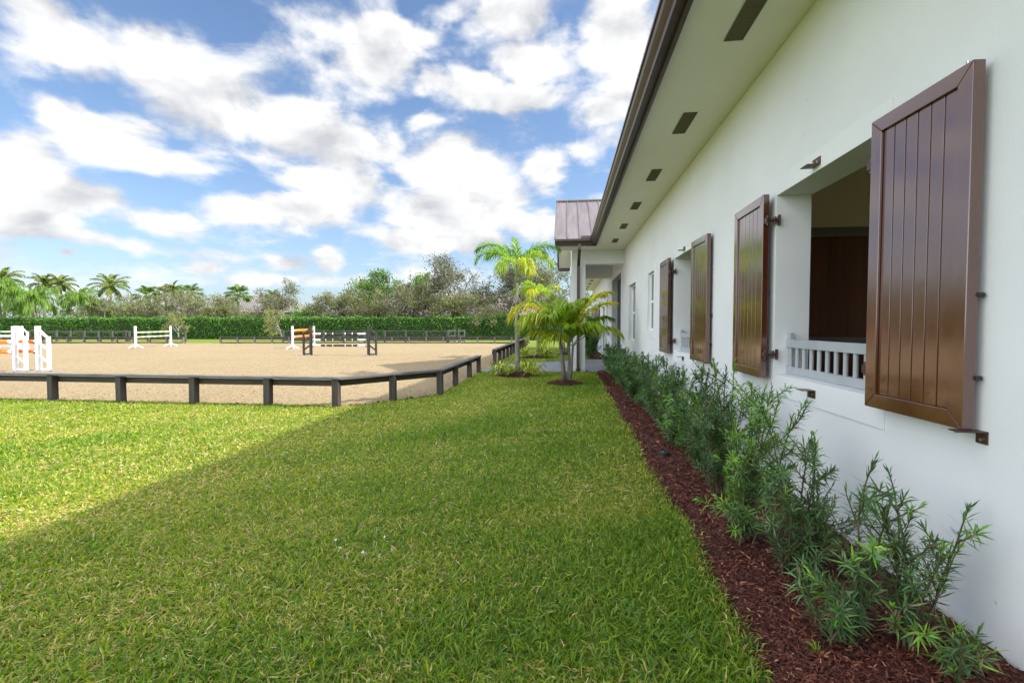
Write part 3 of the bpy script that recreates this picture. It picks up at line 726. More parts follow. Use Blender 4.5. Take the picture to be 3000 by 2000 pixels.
# timber kicker at the foot of the far rails
tag(MB().beam((-64,35.75,0.05),(-34.7,38.15,0.05),0.05,0.12).build('kickboard', M['farwood']), 'low dark kickboard under the far left rail', 'kickboard')
tag(MB().beam((-31.4,38.4,0.05),(-3.2,41.9,0.05),0.05,0.12).build('kickboard', M['farwood']), 'low dark kickboard under the far right rail', 'kickboard')
# paddock fences behind
def paddock(label, a, b, n, zt, rails, mesh):
    root = thing('paddock_fence', label, 'fence', (a[0],a[1],0), 0, 'dark paddock fences before the hedge')
    A = Vector((0,0,0)); B = Vector((b[0]-a[0], b[1]-a[1], 0)); d = B.normalized()
    r_ = MB()
    for (z, h) in rails: r_.beam(A+Vector((0,0.09,z)), B+Vector((0,0.09,z)), 0.04, h)
    r_.build('rail', M['farwood'], root)
    for i in range(n):
        p = MB().box((-0.075,-0.075,-0.05),(0.075,0.075,zt)).build('post', M['farwood'], root); p.location = A.lerp(B, i/(n-1))
    if mesh:
        w_ = MB(); Ls = B.length
        for i in range(int(Ls/0.10)): 
            q = A + d*(i*0.10); w_.beam(q+Vector((0,0.13,0.1)), q+Vector((0,0.13,zt-0.04)), 0.012, 0.012, up=(0,1,0))
        for k in range(10): w_.beam(A+Vector((0,0.13,0.12+k*(zt-0.2)/9)), B+Vector((0,0.13,0.12+k*(zt-0.2)/9)), 0.012, 0.014)
        w_.build('wire_mesh', M['wire'], root)
paddock('dark plank paddock fence behind the far left kick rail', (-57.0,41.2), (-44.9,42.0), 9, 1.16, [(1.02,0.24),(0.28,0.16)], False)
paddock('low dark rail fence section between the white jump and the sapling', (-44.6,42.05), (-38.5,42.3), 4, 1.12, [(1.02,0.12),(0.3,0.14)], False)
paddock('dark wire mesh paddock fence before the hedge, behind the black jump', (-28.0,42.6), (-11.4,43.4), 9, 1.2, [(1.12,0.10),(0.2,0.12)], True)
gt = thing('paddock_gate', 'grey barred gate with a raised hoop at the end of the mesh fence', 'gate', (-10.5,43.5,0))
gm = MB()
for x in (-0.78,-0.72+0.55,0.2,0.78): gm.box((x-0.05,-0.04,0.0),(x+0.05,0.04,1.24))
gm.build('gate_post', M['gate'], gt)
gb = MB()
for z in (0.2,0.62,1.15): gb.box((-0.78,0.041,z-0.07),(-0.1,0.07,z+0.07)).box((0.2,0.041,z-0.07),(0.78,0.07,z+0.07))
gb.build('gate_board', M['gate'], gt)
MB().tube([(-0.16,-0.06,0.0),(-0.16,-0.06,1.42),(0.24,-0.06,1.42),(0.24,-0.06,0.0)],0.025,6).tube([(-0.16,-0.06,0.75),(0.24,-0.06,0.75)],0.02,6).tube([(-0.16,-0.06,1.05),(0.24,-0.06,1.05)],0.02,6).build('hoop', M['gate'], gt)

# ------------------------------------------------------------------ jumps
def wing(label, body, loc, rz, cup_z, name='jump_standard', dot=True):
    """standard with a wing: post at the origin, the wing runs along local +x"""
    root = thing(name, label, 'jump standard', loc, rz, 'winged jump standards')
    MB().box((-0.06,-0.06,0.02),(0.06,0.06,1.60)).build('post', body, root, bevel=0.004)
    w_ = MB().box((0.37,-0.045,0.02),(0.46,0.045,1.24))
    for z0, z1 in ((1.46,1.20),(1.00,0.78),(0.56,0.33)): w_.beam((0.055,0,z0),(0.375,0,z1),0.05,0.075,up=(0,0,1))
    w_.box((0.06,-0.03,0.06),(0.37,0.03,0.13))
    w_.build('wing', body, root, bevel=0.003)
    for x in (0.0, 0.415):
        MB().box((x-0.045,-0.36,0.0),(x+0.045,0.36,0.06)).build('foot', M['jfoot'], root, bevel=0.004)
    MB().box((-0.068,-0.012,0.2),(-0.06,0.012,1.55)).build('key_track', M['wire'], root)
    for z in cup_z:
        MB().box((-0.15,-0.05,z-0.075),(-0.061,0.05,z-0.057)).box((-0.15,-0.05,z-0.057),(-0.14,0.05,z-0.03)).build('jump_cup', M['wire'], root)
    return root
def aframe(label, loc, rz, cup_z):
    root = thing('jump_standard', label, 'jump standard', loc, rz, 'plain white jump standards')
    MB().box((-0.055,-0.055,0.16),(0.055,0.055,1.60)).build('post', M['jwhite'], root, bevel=0.004)
    for a in range(4):
        t = a*math.pi/2 + math.pi/4
        MB().beam((0.03*math.cos(t),0.03*math.sin(t),0.26),(0.42*math.cos(t),0.42*math.sin(t),0.04),0.07,0.08).build('foot', M['jwhite'], root)
    MB().box((-0.064,-0.012,0.3),(-0.056,0.012,1.55)).build('key_track', M['wire'], root)
    for z in cup_z: MB().box((-0.15,-0.05,z-0.075),(-0.057,0.05,z-0.057)).build('jump_cup', M['wire'], root)
    return root
def pole(label, p0, p1, bands, r_=0.055, group=None):
    """bands: list of (fraction, material)"""
    p0 = Vector(p0); p1 = Vector(p1); mats = []; mb = MB(); f0 = 0.0
    tot = sum(b[0] for b in bands)
    for fr, m in bands:
        if m not in mats: mats.append(m)
        f1 = f0 + fr/tot
        mb.tube([p0.lerp(p1, f0), p0.lerp(p1, f1-0.0003)], r_, 12, mi=mats.index(m)); f0 = f1
    o = mb.build('jump_pole', mats, None, smooth=False, origin=tuple(p0))
    for p in o.data.polygons: p.use_smooth = len(p.vertices) == 4
    return tag(o, label, 'jump pole', group)
BW = [(0.155,M['jwhite']),(0.085,M['jblack']),(0.02,M['jwhite']),(0.115,M['jblack']),(0.02,M['jwhite']),(0.215,M['jblack']),(0.02,M['jwhite']),(0.115,M['jblack']),(0.02,M['jwhite']),(0.085,M['jblack']),(0.16,M['jwhite'])]
cz = (1.18,0.86,0.55)
wing('black winged standard at the left end of the black and white jump', M['jblack'], (-13.66,23.2,0), math.pi, cz)
wing('black winged standard at the right end of the black and white jump', M['jblack'], (-10.42,23.25,0), 0.0, cz)
for z, lb in zip(cz, ('topmost of the three black and white striped poles', 'middle one of the three black and white striped poles', 'lowest of the three black and white striped poles')):
    pole(lb, (-13.53,23.2,z), (-10.55,23.25,z+0.01), BW, 0.055, 'black and white striped poles')
OR = [(0.03,M['jwhite']),(0.94,M['jorange']),(0.03,M['jwhite'])]
aframe('white standard at the left of the orange poles behind the black jump', (-18.84,29.7,0), -math.pi/2, (1.27,0.84))
aframe('white standard hidden partly by the black winged standard', (-19.06,32.8,0), math.pi/2, (1.27,0.84))
# the orange pair runs to the white post behind the black standard
for z, lb in ((1.28,'upper orange pole behind the black winged standard'), (0.84,'lower orange pole behind the black winged standard')):
    pole(lb, (-18.84,29.80,z), (-19.05,32.7,z+0.05), OR, 0.085, 'orange poles of the middle jump')
TC = [(0.04,M['jcream'])]+[(0.08,M['jteal']),(0.09,M['jcream'])]*5+[(0.08,M['jteal'])]
aframe('white standard at the near left end of the teal and cream jump', (-30.5,29.2,0), 0.0, (1.12,0.79))
aframe('white standard at the far right end of the teal and cream jump', (-30.95,32.6,0), 0.0, (1.12,0.79))
for z, lb in ((1.13,'upper teal and cream pole between white standards'), (0.80,'lower teal and cream pole between white standards')):
    pole(lb, (-30.52,29.28,z), (-30.93,32.5,z+0.04), TC, 0.06, 'teal and cream poles')
# white oxer at the left edge
czl = (1.06,0.71)
wing('white winged standard nearest the left edge, carrying the front orange poles', M['jwhite'], (-19.05,13.75,0), 0.0, czl)
wing('white winged standard right of its twin, carrying the rear orange poles', M['jwhite'], (-18.32,13.90,0), 0.0, czl)
for z, q in ((1.06,'upper'), (0.71,'lower')):
    pole(q+' front orange pole at the left edge, ending at the first white standard', (-22.6,13.55,z-0.0), (-19.13,13.72,z), OR, 0.072, 'orange poles of the left jump')
    pole(q+' rear orange pole, ending at the right hand white standard', (-22.0,14.12,z), (-18.40,13.93,z), OR, 0.05, 'orange poles of the left jump')
WB = [(0.08,M['jwhite']),(0.09,M['jblue'])]*5+[(0.08,M['jwhite'])]
wing('white winged standard farther back, seen between the two orange pole standards', M['jwhite'], (-35.75,26.2,0), 0.0, (1.22,0.92,0.24))
aframe('plain white post standing behind the leftmost winged standard', (-36.5,26.6,0), 0.0, (1.2,))
pole('teal and cream pole of the back jump at the left edge', (-40.2,25.6,1.20), (-36.6,26.5,1.22), TC, 0.06)
pole('upper white and pale blue pole at the left edge', (-39.3,26.0,0.92), (-35.85,26.2,0.93), WB, 0.085, 'white and pale blue poles')
pole('lower white and pale blue pole near the sand at the left edge', (-39.3,26.0,0.22), (-35.85,26.2,0.25), WB, 0.065, 'white and pale blue poles')

# ------------------------------------------------------------------ plants: generators
def wobble_path(p0, d0, length, n, curl, up=0.0):
    pts = [np.array(p0, float)]; d = nrm(np.array(d0, float))
    for i in range(n):
        d = nrm(d + rng.normal(size=3)*curl + np.array([0,0,up])); pts.append(pts[-1] + d*length/n)
    return pts

POD_OLD = [(0.050,0.110,0.040),(0.072,0.152,0.050),(0.100,0.190,0.058),(0.135,0.220,0.085)]
POD_NEW = [(0.11,0.27,0.035),(0.18,0.35,0.04),(0.28,0.43,0.05)]
POD_DRY = [(0.15,0.10,0.055),(0.22,0.16,0.10)]
def podocarpus(x, y, H, spread, stems, sub, leafL, label, dens=150, fresh=0.25, dry=0.05, lw=0.0085, lean=(0,0)):
    z0 = float(mulch_z(np.array([x]), np.array([y]))[0]) - 0.01
    root = thing('podocarpus_shrub', label, 'shrub', (x, y, z0), 0, 'podocarpus shrubs along the stable wall')
    lv = Leaves(); st = MB()
    def clothe(pts, t0, isnew, ll, dn):
        pts = np.array(pts); seg = np.linalg.norm(np.diff(pts, axis=0), axis=1); tot = seg.sum()
        n = max(6, int(tot*(1-t0)*dn)); t = np.sort(t0 + (1-t0)*rng.random(n)); s = t*tot
        cum = np.concatenate([[0], np.cumsum(seg)]); k = np.clip(np.searchsorted(cum, s)-1, 0, len(seg)-1)
        f = ((s-cum[k])/seg[k])[:, None]; P = pts[k]*(1-f)+pts[k+1]*f; ax = nrm(pts[k+1]-pts[k])
        a = np.arange(n)*2.4 + rng.uniform(0, 6.28)
        e1 = nrm(np.cross(ax, np.array([0.3,0.2,0.9]))); e2 = np.cross(ax, e1)
        rad = e1*np.cos(a)[:, None]+e2*np.sin(a)[:, None]
        ang = np.where(t > 0.86, rng.uniform(0.9, 1.3, n), rng.uniform(0.15, 0.75, n))  # towards the tip leaves stand up
        D = rad*np.cos(ang)[:, None] + ax*np.sin(ang)[:, None]
        col = tints(n, POD_OLD, [3,4,3,1.2])
        if isnew:
            w_ = np.clip((t-0.25)/0.35, 0, 1)[:, None]; col = col*(1-w_) + tints(n, POD_NEW, [4,3,1])*w_
        dr = rng.random(n) < dry*np.clip(1.6-2*P[:, 2]/H, 0, 3); col[dr] = tints(int(dr.sum()), POD_DRY)
        lv.add(P, D, ll*rng.uniform(0.6, 1.15, n)*np.where(t > 0.93, 0.7, 1), lw*rng.uniform(0.8, 1.2, n), col, bend=rng.uniform(-0.05, 0.30, n), side=np.cross(D, ax), basew=0.5)
    for i in range(stems):
        a = rng.uniform(0, 6.28); rr = 0.07*rng.random()
        out = spread*rng.uniform(0.2, 1.0); h = H*rng.uniform(0.62, 1.0) if i else H
        if i == 0: out *= 0.35
        d0 = np.array([math.cos(a)*out+lean[0], math.sin(a)*out*0.9+lean[1], h*0.85])
        pts = wobble_path((rr*math.cos(a), rr*math.sin(a), 0), d0, math.hypot(out*0.8, h), 8, 0.07, 0.03)
        # keep clear of the wall
        for p in pts: p[0] = min(p[0], WX-0.03-x-0.0)
        st.tube(pts, [0.0065*(1-0.75*k/8)+0.0012 for k in range(9)], 5, cap=False)
        clothe(pts, 0.08, rng.random() < fresh, leafL, dens)
        for k in range(sub):
            t = rng.uniform(0.04, 0.90); q = t*8; j = min(int(q), 7); p = pts[j]*(1-(q-j)) + pts[j+1]*(q-j)
            b = rng.uniform(0, 6.28); ln = rng.uniform(0.12, 0.30)*H*(1.15-0.6*t)+0.05
            sp = wobble_path(p, (math.cos(b), math.sin(b), rng.uniform(0.35, 1.1)), ln, 4, 0.12, 0.10)
            for p_ in sp: p_[0] = min(p_[0], WX-0.02-x)
            st.tube(sp, [0.0045,0.004,0.0035,0.003,0.0022], 4, cap=False)
            clothe(sp, 0.10, rng.random() < fresh, leafL*0.95, dens*1.1)
    st.build('stem', M['stem'], root, smooth=True)
    me_o = lv.build('foliage', M['pod'], root)
    # leaves do not go through the stucco
    co = np.empty(len(me_o.data.vertices)*3, np.float32); me_o.data.vertices.foreach_get('co', co); co = co.reshape(-1, 3)
    co[:, 0] = np.minimum(co[:, 0], WX-0.012-x); co[:, 2] = np.maximum(co[:, 2], 0.0)
    me_o.data.vertices.foreach_set('co', co.ravel()); me_o.data.update()
    return root

podocarpus(1.60,2.28,0.84,0.24,6,6,0.090,'nearest podocarpus shrub, sparse and leggy, leaning on the white wall', 120, 0.30, 0.16, lean=(0.05,-0.02))
podocarpus(1.68,2.15,0.27,0.10,4,4,0.080,'low podocarpus with yellow new tips at the bottom corner', 120, 0.6, 0.20)
podocarpus(1.33,2.33,0.40,0.13,5,5,0.095,'small podocarpus with rosette tips, out on the mulch before the nearest shrub', 120, 0.15, 0.12)
podocarpus(1.42,2.42,0.88,0.08,2,8,0.090,'upright single podocarpus stem just behind the nearest leggy shrub', 125, 0.25, 0.08)
podocarpus(1.38,2.86,0.55,0.13,7,7,0.085,'low dense podocarpus tuft at the foot of the tall dark stems', 130, 0.15, 0.14)
podocarpus(1.47,2.98,1.12,0.14,5,7,0.082,'open podocarpus with dark tall stems below the near shutter', 130, 0.10, 0.08)
podocarpus(1.26,3.36,1.15,0.15,8,8,0.080,'bright yellow green podocarpus, brightest in the row', 140, 0.9, 0.04)
podocarpus(1.40,4.28,1.26,0.22,10,9,0.080,'tall dark podocarpus under the far edge of the near window', 140, 0.14, 0.05)
ROW = [(1.45,5.05,1.14,0.24,'fifth large podocarpus, dense and dark, below the far shutter of the near window'),(1.41,5.85,1.05,0.25,'podocarpus midway between the two stall windows'),(1.45,6.85,1.10,0.27,'podocarpus below the near shutter of the second window'),(1.46,7.95,1.02,0.28,'podocarpus under the second window sill'),
       (1.43,9.2,1.02,0.32,'podocarpus before the far shutter of the second window'),(1.47,10.6,0.98,0.36,'podocarpus beneath the narrow two pane window'),(1.45,12.1,1.0,0.42,'podocarpus between the two sash windows'),(1.48,13.6,0.98,0.46,'rounded podocarpus beneath the farther sash window'),(1.50,14.9,0.98,0.48,'last podocarpus of the row, bushy, beside the breezeway')]
for i, (x, y, H, sp, lb) in enumerate(ROW):
    podocarpus(x, y, H, sp, 8 if y < 8 else 14, 8, 0.085+0.003*y/3, lb, 110, 0.10+0.18*(i%3==1), 0.02, 0.010+0.0008*y)
for x, y, H, lb in ((1.30,22.6,1.7,'tall podocarpus clump just beyond the breezeway paving'),(1.4,25.6,1.3,'podocarpus clump farther along the wall beyond the breezeway')):
    podocarpus(x, y, H, 0.6, 20, 9, 0.12, lb, 70, 0.2, 0.0, 0.026)

# palms ------------------------------------------------------------
def frond(lv, mb, base, az, el, length, droop, nl, ll, lw, cols, plume=0.25, sag=0.35, twist=0.0, lift=0.75, r0=0.012, start=0.16, cw=None):
    n = 14; pts = [np.array(base, float)]; e = el
    h = np.array([math.cos(az), math.sin(az), 0])
    dirs = []
    for i in range(n):
        d = h*math.cos(e) + np.array([0,0,1])*math.sin(e); dirs.append(d)
        pts.append(pts[-1]+d*length/n); e -= droop/n*(0.35+1.3*i/n)
    pts = np.array(pts); dirs = np.array(dirs+[dirs[-1]])
    mb.tube([Vector(p) for p in pts], [r0*(1-0.88*i/n) for i in range(n+1)], 5, cap=False)
    sd = np.array([-math.sin(az), math.cos(az), 0])
    t = start + (1-start)*(np.arange(nl)+0.5)/nl; s = t*n; k = np.clip(s.astype(int), 0, n-1); f = (s-k)[:, None]
    P = pts[k]*(1-f)+pts[k+1]*f; D = nrm(dirs[k]*(1-f)+dirs[k+1]*f)
    up = nrm(np.cross(D, sd)); up *= np.sign(up[:, 2:3]+1e-6)
    env = np.sin(np.clip(t*0.93+0.10, 0, 1)*math.pi)**0.6
    for sgn in (-1, 1):
        ang = 0.95 - 0.55*t + rng.normal(size=nl)*0.06
        pl = rng.normal(size=nl)*plume + lift*0.45
        lat = (sd*sgn)*np.cos(pl)[:, None] + up*np.sin(pl)[:, None]
        LD = nrm(D*np.cos(ang)[:, None] + lat*np.sin(ang)[:, None])
        Lg = ll*env*rng.uniform(0.88, 1.08, nl)
        c = tints(nl, cols, cw, 0.12)
        # two pieces: stiff inner part, drooping tip
        mid = P + LD*Lg[:, None]*0.5
        S = nrm(np.cross(LD, up))
        lv.add(P, LD, Lg, lw*rng.uniform(0.8, 1.15, nl), c, bend=sag*rng.uniform(0.6, 1.4, nl), side=np.cross(LD, up+rng.normal(size=(nl,3))*0.3), basew=0.6)
    return pts

GREENP = [(0.095,0.225,0.020),(0.14,0.28,0.024),(0.20,0.34,0.028)]
LIMEP = [(0.18,0.30,0.022),(0.26,0.36,0.028),(0.34,0.41,0.035)]
GOLDP = [(0.55,0.47,0.025),(0.64,0.50,0.03),(0.50,0.48,0.035)]
def palm_fronds(root, specs, top):
    for sp in specs:
        lv = Leaves(); mb = MB()
        frond(lv, mb, top, **sp)
        o = lv.build('frond', M['palm'], root)
        mb.build('rachis', M['greenstem'], o, smooth=True)

# tall slender palm by the path
tp = thing('tall_palm', 'tall slender palm with feathery crown and upright spear frond beside the paver path', 'palm', (-1.52,14.6,0))
MB().tube([(0,0,0.02),(0.01,0,0.35),(-0.02,0.02,1.2),(-0.03,0.03,2.2),(-0.02,0.03,3.0)], [0.105,0.082,0.070,0.064,0.060], 12).build('trunk', M['palmtrunk'], tp, smooth=True)
MB().tube([(-0.02,0.03,3.0),(-0.02,0.03,3.06),(-0.01,0.03,3.4),(0,0.03,3.62)], [0.058,0.078,0.060,0.035], 12).build('crownshaft', M['greenstem'], tp, smooth=True)
FT = dict(nl=76, ll=0.48, lw=0.029, plume=0.75, sag=0.45, lift=0.2, r0=0.020)
specs = [dict(az=2.0,el=1.40,length=1.15,droop=0.75,cols=GREENP,nl=42,ll=0.34,lw=0.034,plume=0.4,sag=0.2,lift=0.3,r0=0.018),
  dict(FT,az=3.05,el=1.05,length=1.85,droop=2.25,cols=GREENP+LIMEP[:1]), dict(FT,az=3.5,el=0.75,length=1.7,droop=2.3,cols=LIMEP[:2]+GREENP), dict(FT,az=2.5,el=0.95,length=1.8,droop=2.2,cols=GREENP),
  dict(FT,az=0.15,el=1.0,length=1.75,droop=2.1,cols=GREENP+LIMEP[:1]), dict(FT,az=-0.5,el=0.6,length=1.55,droop=2.2,cols=LIMEP), dict(FT,az=0.8,el=0.95,length=1.6,droop=2.0,cols=GREENP),
  dict(FT,az=4.3,el=0.35,length=1.35,droop=1.9,cols=LIMEP), dict(FT,az=5.2,el=0.3,length=1.3,droop=1.9,cols=LIMEP+GOLDP[:1]), dict(FT,az=1.5,el=0.6,length=1.5,droop=2.0,cols=LIMEP)]
palm_fronds(tp, specs, (0,0.03,3.52))
# golden foxtail behind the path
t2 = thing('tall_palm', 'yellowing feathery palm standing beyond the paver path', 'palm', (-1.35,22.9,0))
MB().tube([(0,0,0.02),(0.02,0,1.2),(0.0,0,2.4),(0.0,0,3.1)], [0.095,0.07,0.062,0.055], 10).build('trunk', M['palmtrunk'], t2, smooth=True)
specs = [dict(FT,az=a,el=e,length=l,droop=2.2,cols=c) for a,e,l,c in ((3.1,0.8,1.6,LIMEP),(0.1,0.8,1.6,LIMEP+GOLDP[:1]),(4.4,0.5,1.5,LIMEP+GOLDP),(5.4,0.5,1.5,LIMEP),(1.5,1.0,1.4,LIMEP),(2.3,0.9,1.5,LIMEP),(3.8,1.2,1.3,LIMEP))]
palm_fronds(t2, specs, (0,0,3.1))
# three stemmed christmas palm
cp = thing('clustered_palm', 'three stemmed short palm with yellow edged arching fronds before the portico column', 'palm', (0.04,12.7,0.06))
TR = [([(-0.06,0,0),(-0.10,0,0.5),(-0.15,0,1.0),(-0.19,-0.02,1.36)],0.075),([(0.06,0.02,0),(0.09,0.04,0.5),(0.08,0.05,0.9),(0.08,0.05,1.05)],0.05),([(0.11,-0.02,0),(0.15,-0.04,0.5),(0.17,-0.05,0.85),(0.18,-0.06,1.0)],0.046)]
for pts, r_ in TR:
    MB().tube(pts, [r_, r_*0.82, r_*0.72, r_*0.62], 10).build('trunk', M['palmtrunk'], cp, smooth=True)
CH = dict(nl=38, ll=0.58, lw=0.050, plume=0.15, sag=0.38, lift=0.40, r0=0.016, start=0.22)
def cs(top, specs): palm_fronds(cp, [dict(CH, **s) for s in specs], top)
YG = LIMEP+GREENP[2:]; LG = LIMEP+GOLDP[:1]
cs((-0.19,-0.02,1.34), [dict(az=3.2,el=1.10,length=1.85,droop=2.45,cols=GOLDP+LIMEP[2:],ll=0.66,sag=0.75), dict(az=3.0,el=0.80,length=1.35,droop=2.2,cols=LG,sag=0.7), dict(az=3.75,el=0.85,length=1.5,droop=2.0,cols=LG,sag=0.6), dict(az=2.6,el=1.2,length=1.5,droop=1.6,cols=YG),
   dict(az=4.4,el=1.05,length=1.15,droop=1.8,cols=YG), dict(az=1.5,el=1.35,length=1.2,droop=1.0,cols=YG), dict(az=0.4,el=1.25,length=1.4,droop=1.3,cols=YG), dict(az=5.3,el=1.25,length=1.2,droop=1.5,cols=YG)])
cs((0.08,0.05,1.03), [dict(az=0.30,el=1.30,length=2.15,droop=1.45,cols=GOLDP+LIMEP[1:],ll=0.70,sag=0.45,lift=0.7), dict(az=0.55,el=1.32,length=2.05,droop=1.5,cols=GOLDP+LIMEP[2:],ll=0.70,sag=0.5,lift=0.7), dict(az=0.05,el=1.2,length=1.9,droop=1.5,cols=GOLDP+LIMEP[1:],ll=0.64), dict(az=1.2,el=1.3,length=1.5,droop=1.1,cols=YG), dict(az=2.4,el=1.3,length=1.5,droop=1.1,cols=YG), dict(az=3.4,el=0.7,length=1.35,droop=1.6,cols=LG,sag=0.6), dict(az=5.6,el=0.95,length=1.3,droop=1.7,cols=YG,sag=0.5)])
cs((0.18,-0.06,0.98), [dict(az=-0.05,el=0.78,length=1.55,droop=1.75,cols=LG,sag=0.6), dict(az=0.35,el=1.05,length=1.6,droop=1.6,cols=GREENP,sag=0.5), dict(az=-0.6,el=1.0,length=1.2,droop=1.7,cols=YG,sag=0.5), dict(az=4.6,el=1.1,length=1.1,droop=1.6,cols=YG), dict(az=3.9,el=0.6,length=1.2,droop=1.5,cols=LG,sag=0.5), dict(az=2.0,el=1.35,length=1.3,droop=1.2,cols=GREENP)])
c3 = thing('clustered_palm', 'small clustered palm farther off on the lawn beyond the path', 'palm', (0.05,25.3,0.05))
for pts, r_ in TR: MB().tube(pts, [r_, r_*0.82, r_*0.72, r_*0.62], 8).build('trunk', M['palmtrunk'], c3, smooth=True)
palm_fronds(c3, [dict(CH,az=a,el=1.05,length=1.4,droop=1.6,cols=GREENP+LIMEP) for a in (0.2,1.0,2.0,3.0,3.9,4.8,5.6)], (0.0,0,1.2))

# yellow striped ginger clumps
def ginger(x, y, z, s, label):
    root = thing('variegated_plant', label, 'plant', (x, y, z), 0, 'yellow striped plants at the palm feet')
    lv = Leaves(); n = 95
    a = rng.uniform(0, 6.283, n); el = rng.uniform(0.25, 1.35, n); rr = 0.10*s*np.sqrt(rng.random(n))
    P = np.stack([rr*np.cos(a)*2, rr*np.sin(a)*2, 0.02+0.22*s*rng.random(n)], 1)
    D = np.stack([np.cos(a)*np.cos(el), np.sin(a)*np.cos(el), np.sin(el)], 1)
    lv.add(P, D, rng.uniform(0.24, 0.44, n)*s, rng.uniform(0.04, 0.07, n)*s, tints(n, [(0.10,0.20,0.03),(0.30,0.36,0.05),(0.50,0.50,0.10),(0.60,0.58,0.20)], [2,3,3,2]), bend=rng.uniform(0.1, 0.7, n), side=np.cross(D, np.array([0,0,1.0])+rng.normal(size=(n,3))*0.2))
    st = MB()
    for k in range(7):
        b = random.uniform(0, 6.28); st.tube([(0.04*math.cos(b),0.04*math.sin(b),0),(0.15*s*math.cos(b),0.15*s*math.sin(b),0.22*s)], [0.008,0.005], 5)
    lv.build('leaves', M['palm'], root); st.build('stem', M['greenstem'], root)
for x, y, s, lb in ((-2.05,14.25,1.0,'leftmost yellow striped clump in the tall palm mulch ring'),(-1.78,14.05,0.8,'small yellow striped clump in front left of the tall palm'),(-1.02,14.2,1.05,'large yellow striped clump right of the tall palm trunk'),(-1.42,15.05,0.95,'yellow striped clump behind the tall palm trunk'),
                    (-2.0,22.6,1.15,'yellow striped clump left of the yellowing palm beyond the path'),(-0.95,22.5,1.35,'widest yellow striped clump right of the yellowing palm beyond the path'),(-1.1,23.5,1.2,'yellow striped clump behind the yellowing palm beyond the path')):
    ginger(x, y, 0.07, s, lb)

# far palms --------------------------------------------------------
def far_palm(x, y, h, fr, label, kind='coco', lean=0.0, trunk_r=0.16):
    root = thing('palm_tree', label, 'palm', (x, y, 0), 0, 'palms beyond the hedge')
    top = np.array([lean, 0, h])
    MB().tube([(0,0,0),(lean*0.35,0,h*0.4),(lean*0.8,0,h*0.8),tuple(top)], [trunk_r*1.25,trunk_r,trunk_r*0.85,trunk_r*0.7], 8).build('trunk', M['palmtrunk'] if kind != 'queen' else M['bark'], root, smooth=True)
    lv = Leaves(); mb = MB(); n = 20 if kind != 'sabal' else 26
    C1 = {'coco': [(0.09,0.17,0.03),(0.13,0.21,0.035),(0.20,0.25,0.045),(0.24,0.20,0.06)], 'queen': [(0.10,0.20,0.03),(0.15,0.26,0.04),(0.20,0.30,0.05)], 'sabal': [(0.07,0.15,0.02),(0.11,0.20,0.03),(0.17,0.22,0.04)]}[kind]
    for i in range(n):
        az = i*2.4+rng.uniform(-.2,.2); el = 1.35 - 1.7*(i/n) + rng.uniform(-.15,.15)
        if kind == 'queen': frond(lv, mb, top, az, el*0.9+0.15, fr*rng.uniform(.85,1.1), 2.1, 44, fr*0.30, 0.075, C1, plume=0.5, sag=0.85, lift=0.0, r0=0.04)
        elif kind == 'coco': frond(lv, mb, top, az, el, fr*rng.uniform(.85,1.1), 1.5, 40, fr*0.26, 0.085, C1, plume=0.15, sag=0.5, lift=0.1, r0=0.045)
        else: frond(lv, mb, top, az, el, fr*rng.uniform(.8,1.1), 0.8, 22, fr*0.55, 0.08, C1, plume=0.3, sag=0.35, lift=0.2, r0=0.03, start=0.45)
    lv.build('crown', M['palm'], root); mb.build('rachis', M['greenstem'], root)
far_palm(-80.5,57,8.3,2.9,'coconut palm at the left edge, browner crown', 'coco')
far_palm(-72.0,50.5,5.9,3.2,'feathery pale green palm cut by the left edge', 'queen')
far_palm(-74.5,57.5,7.6,2.3,'coconut palm standing left of the leaning palm', 'coco')
far_palm(-72.3,58.5,7.6,2.3,'leaning coconut palm with thin pale trunk', 'coco', lean=-0.8)
far_palm(-69.0,52.0,4.9,3.3,'broad feathery pale green palm with thick trunk above the hedge', 'queen', trunk_r=0.26)
far_palm(-65.0,54.5,5.0,2.6,'feathery pale green palm right of the leaning palm', 'queen')
far_palm(-64.3,58,7.2,2.9,'tallest lone coconut palm standing clear against the sky', 'coco')
far_palm(-60.5,60,5.7,1.9,'small fan palm right of the lone coconut palm', 'sabal')
far_palm(-59.5,62,6.2,1.9,'fan palm peeping over the olive trees', 'sabal')
far_palm(-58.8,62.5,7.0,1.8,'drooping palm top above the left olive trees', 'coco')
far_palm(-54.6,61,6.0,2.0,'fan palm above the second olive tree', 'sabal')
far_palm(-47.0,61,5.9,1.9,'round fan palm left of the tile roof peak', 'sabal')
far_palm(-41.0,60,5.6,1.7,'small spiky palm right of the tile roof peak', 'coco')

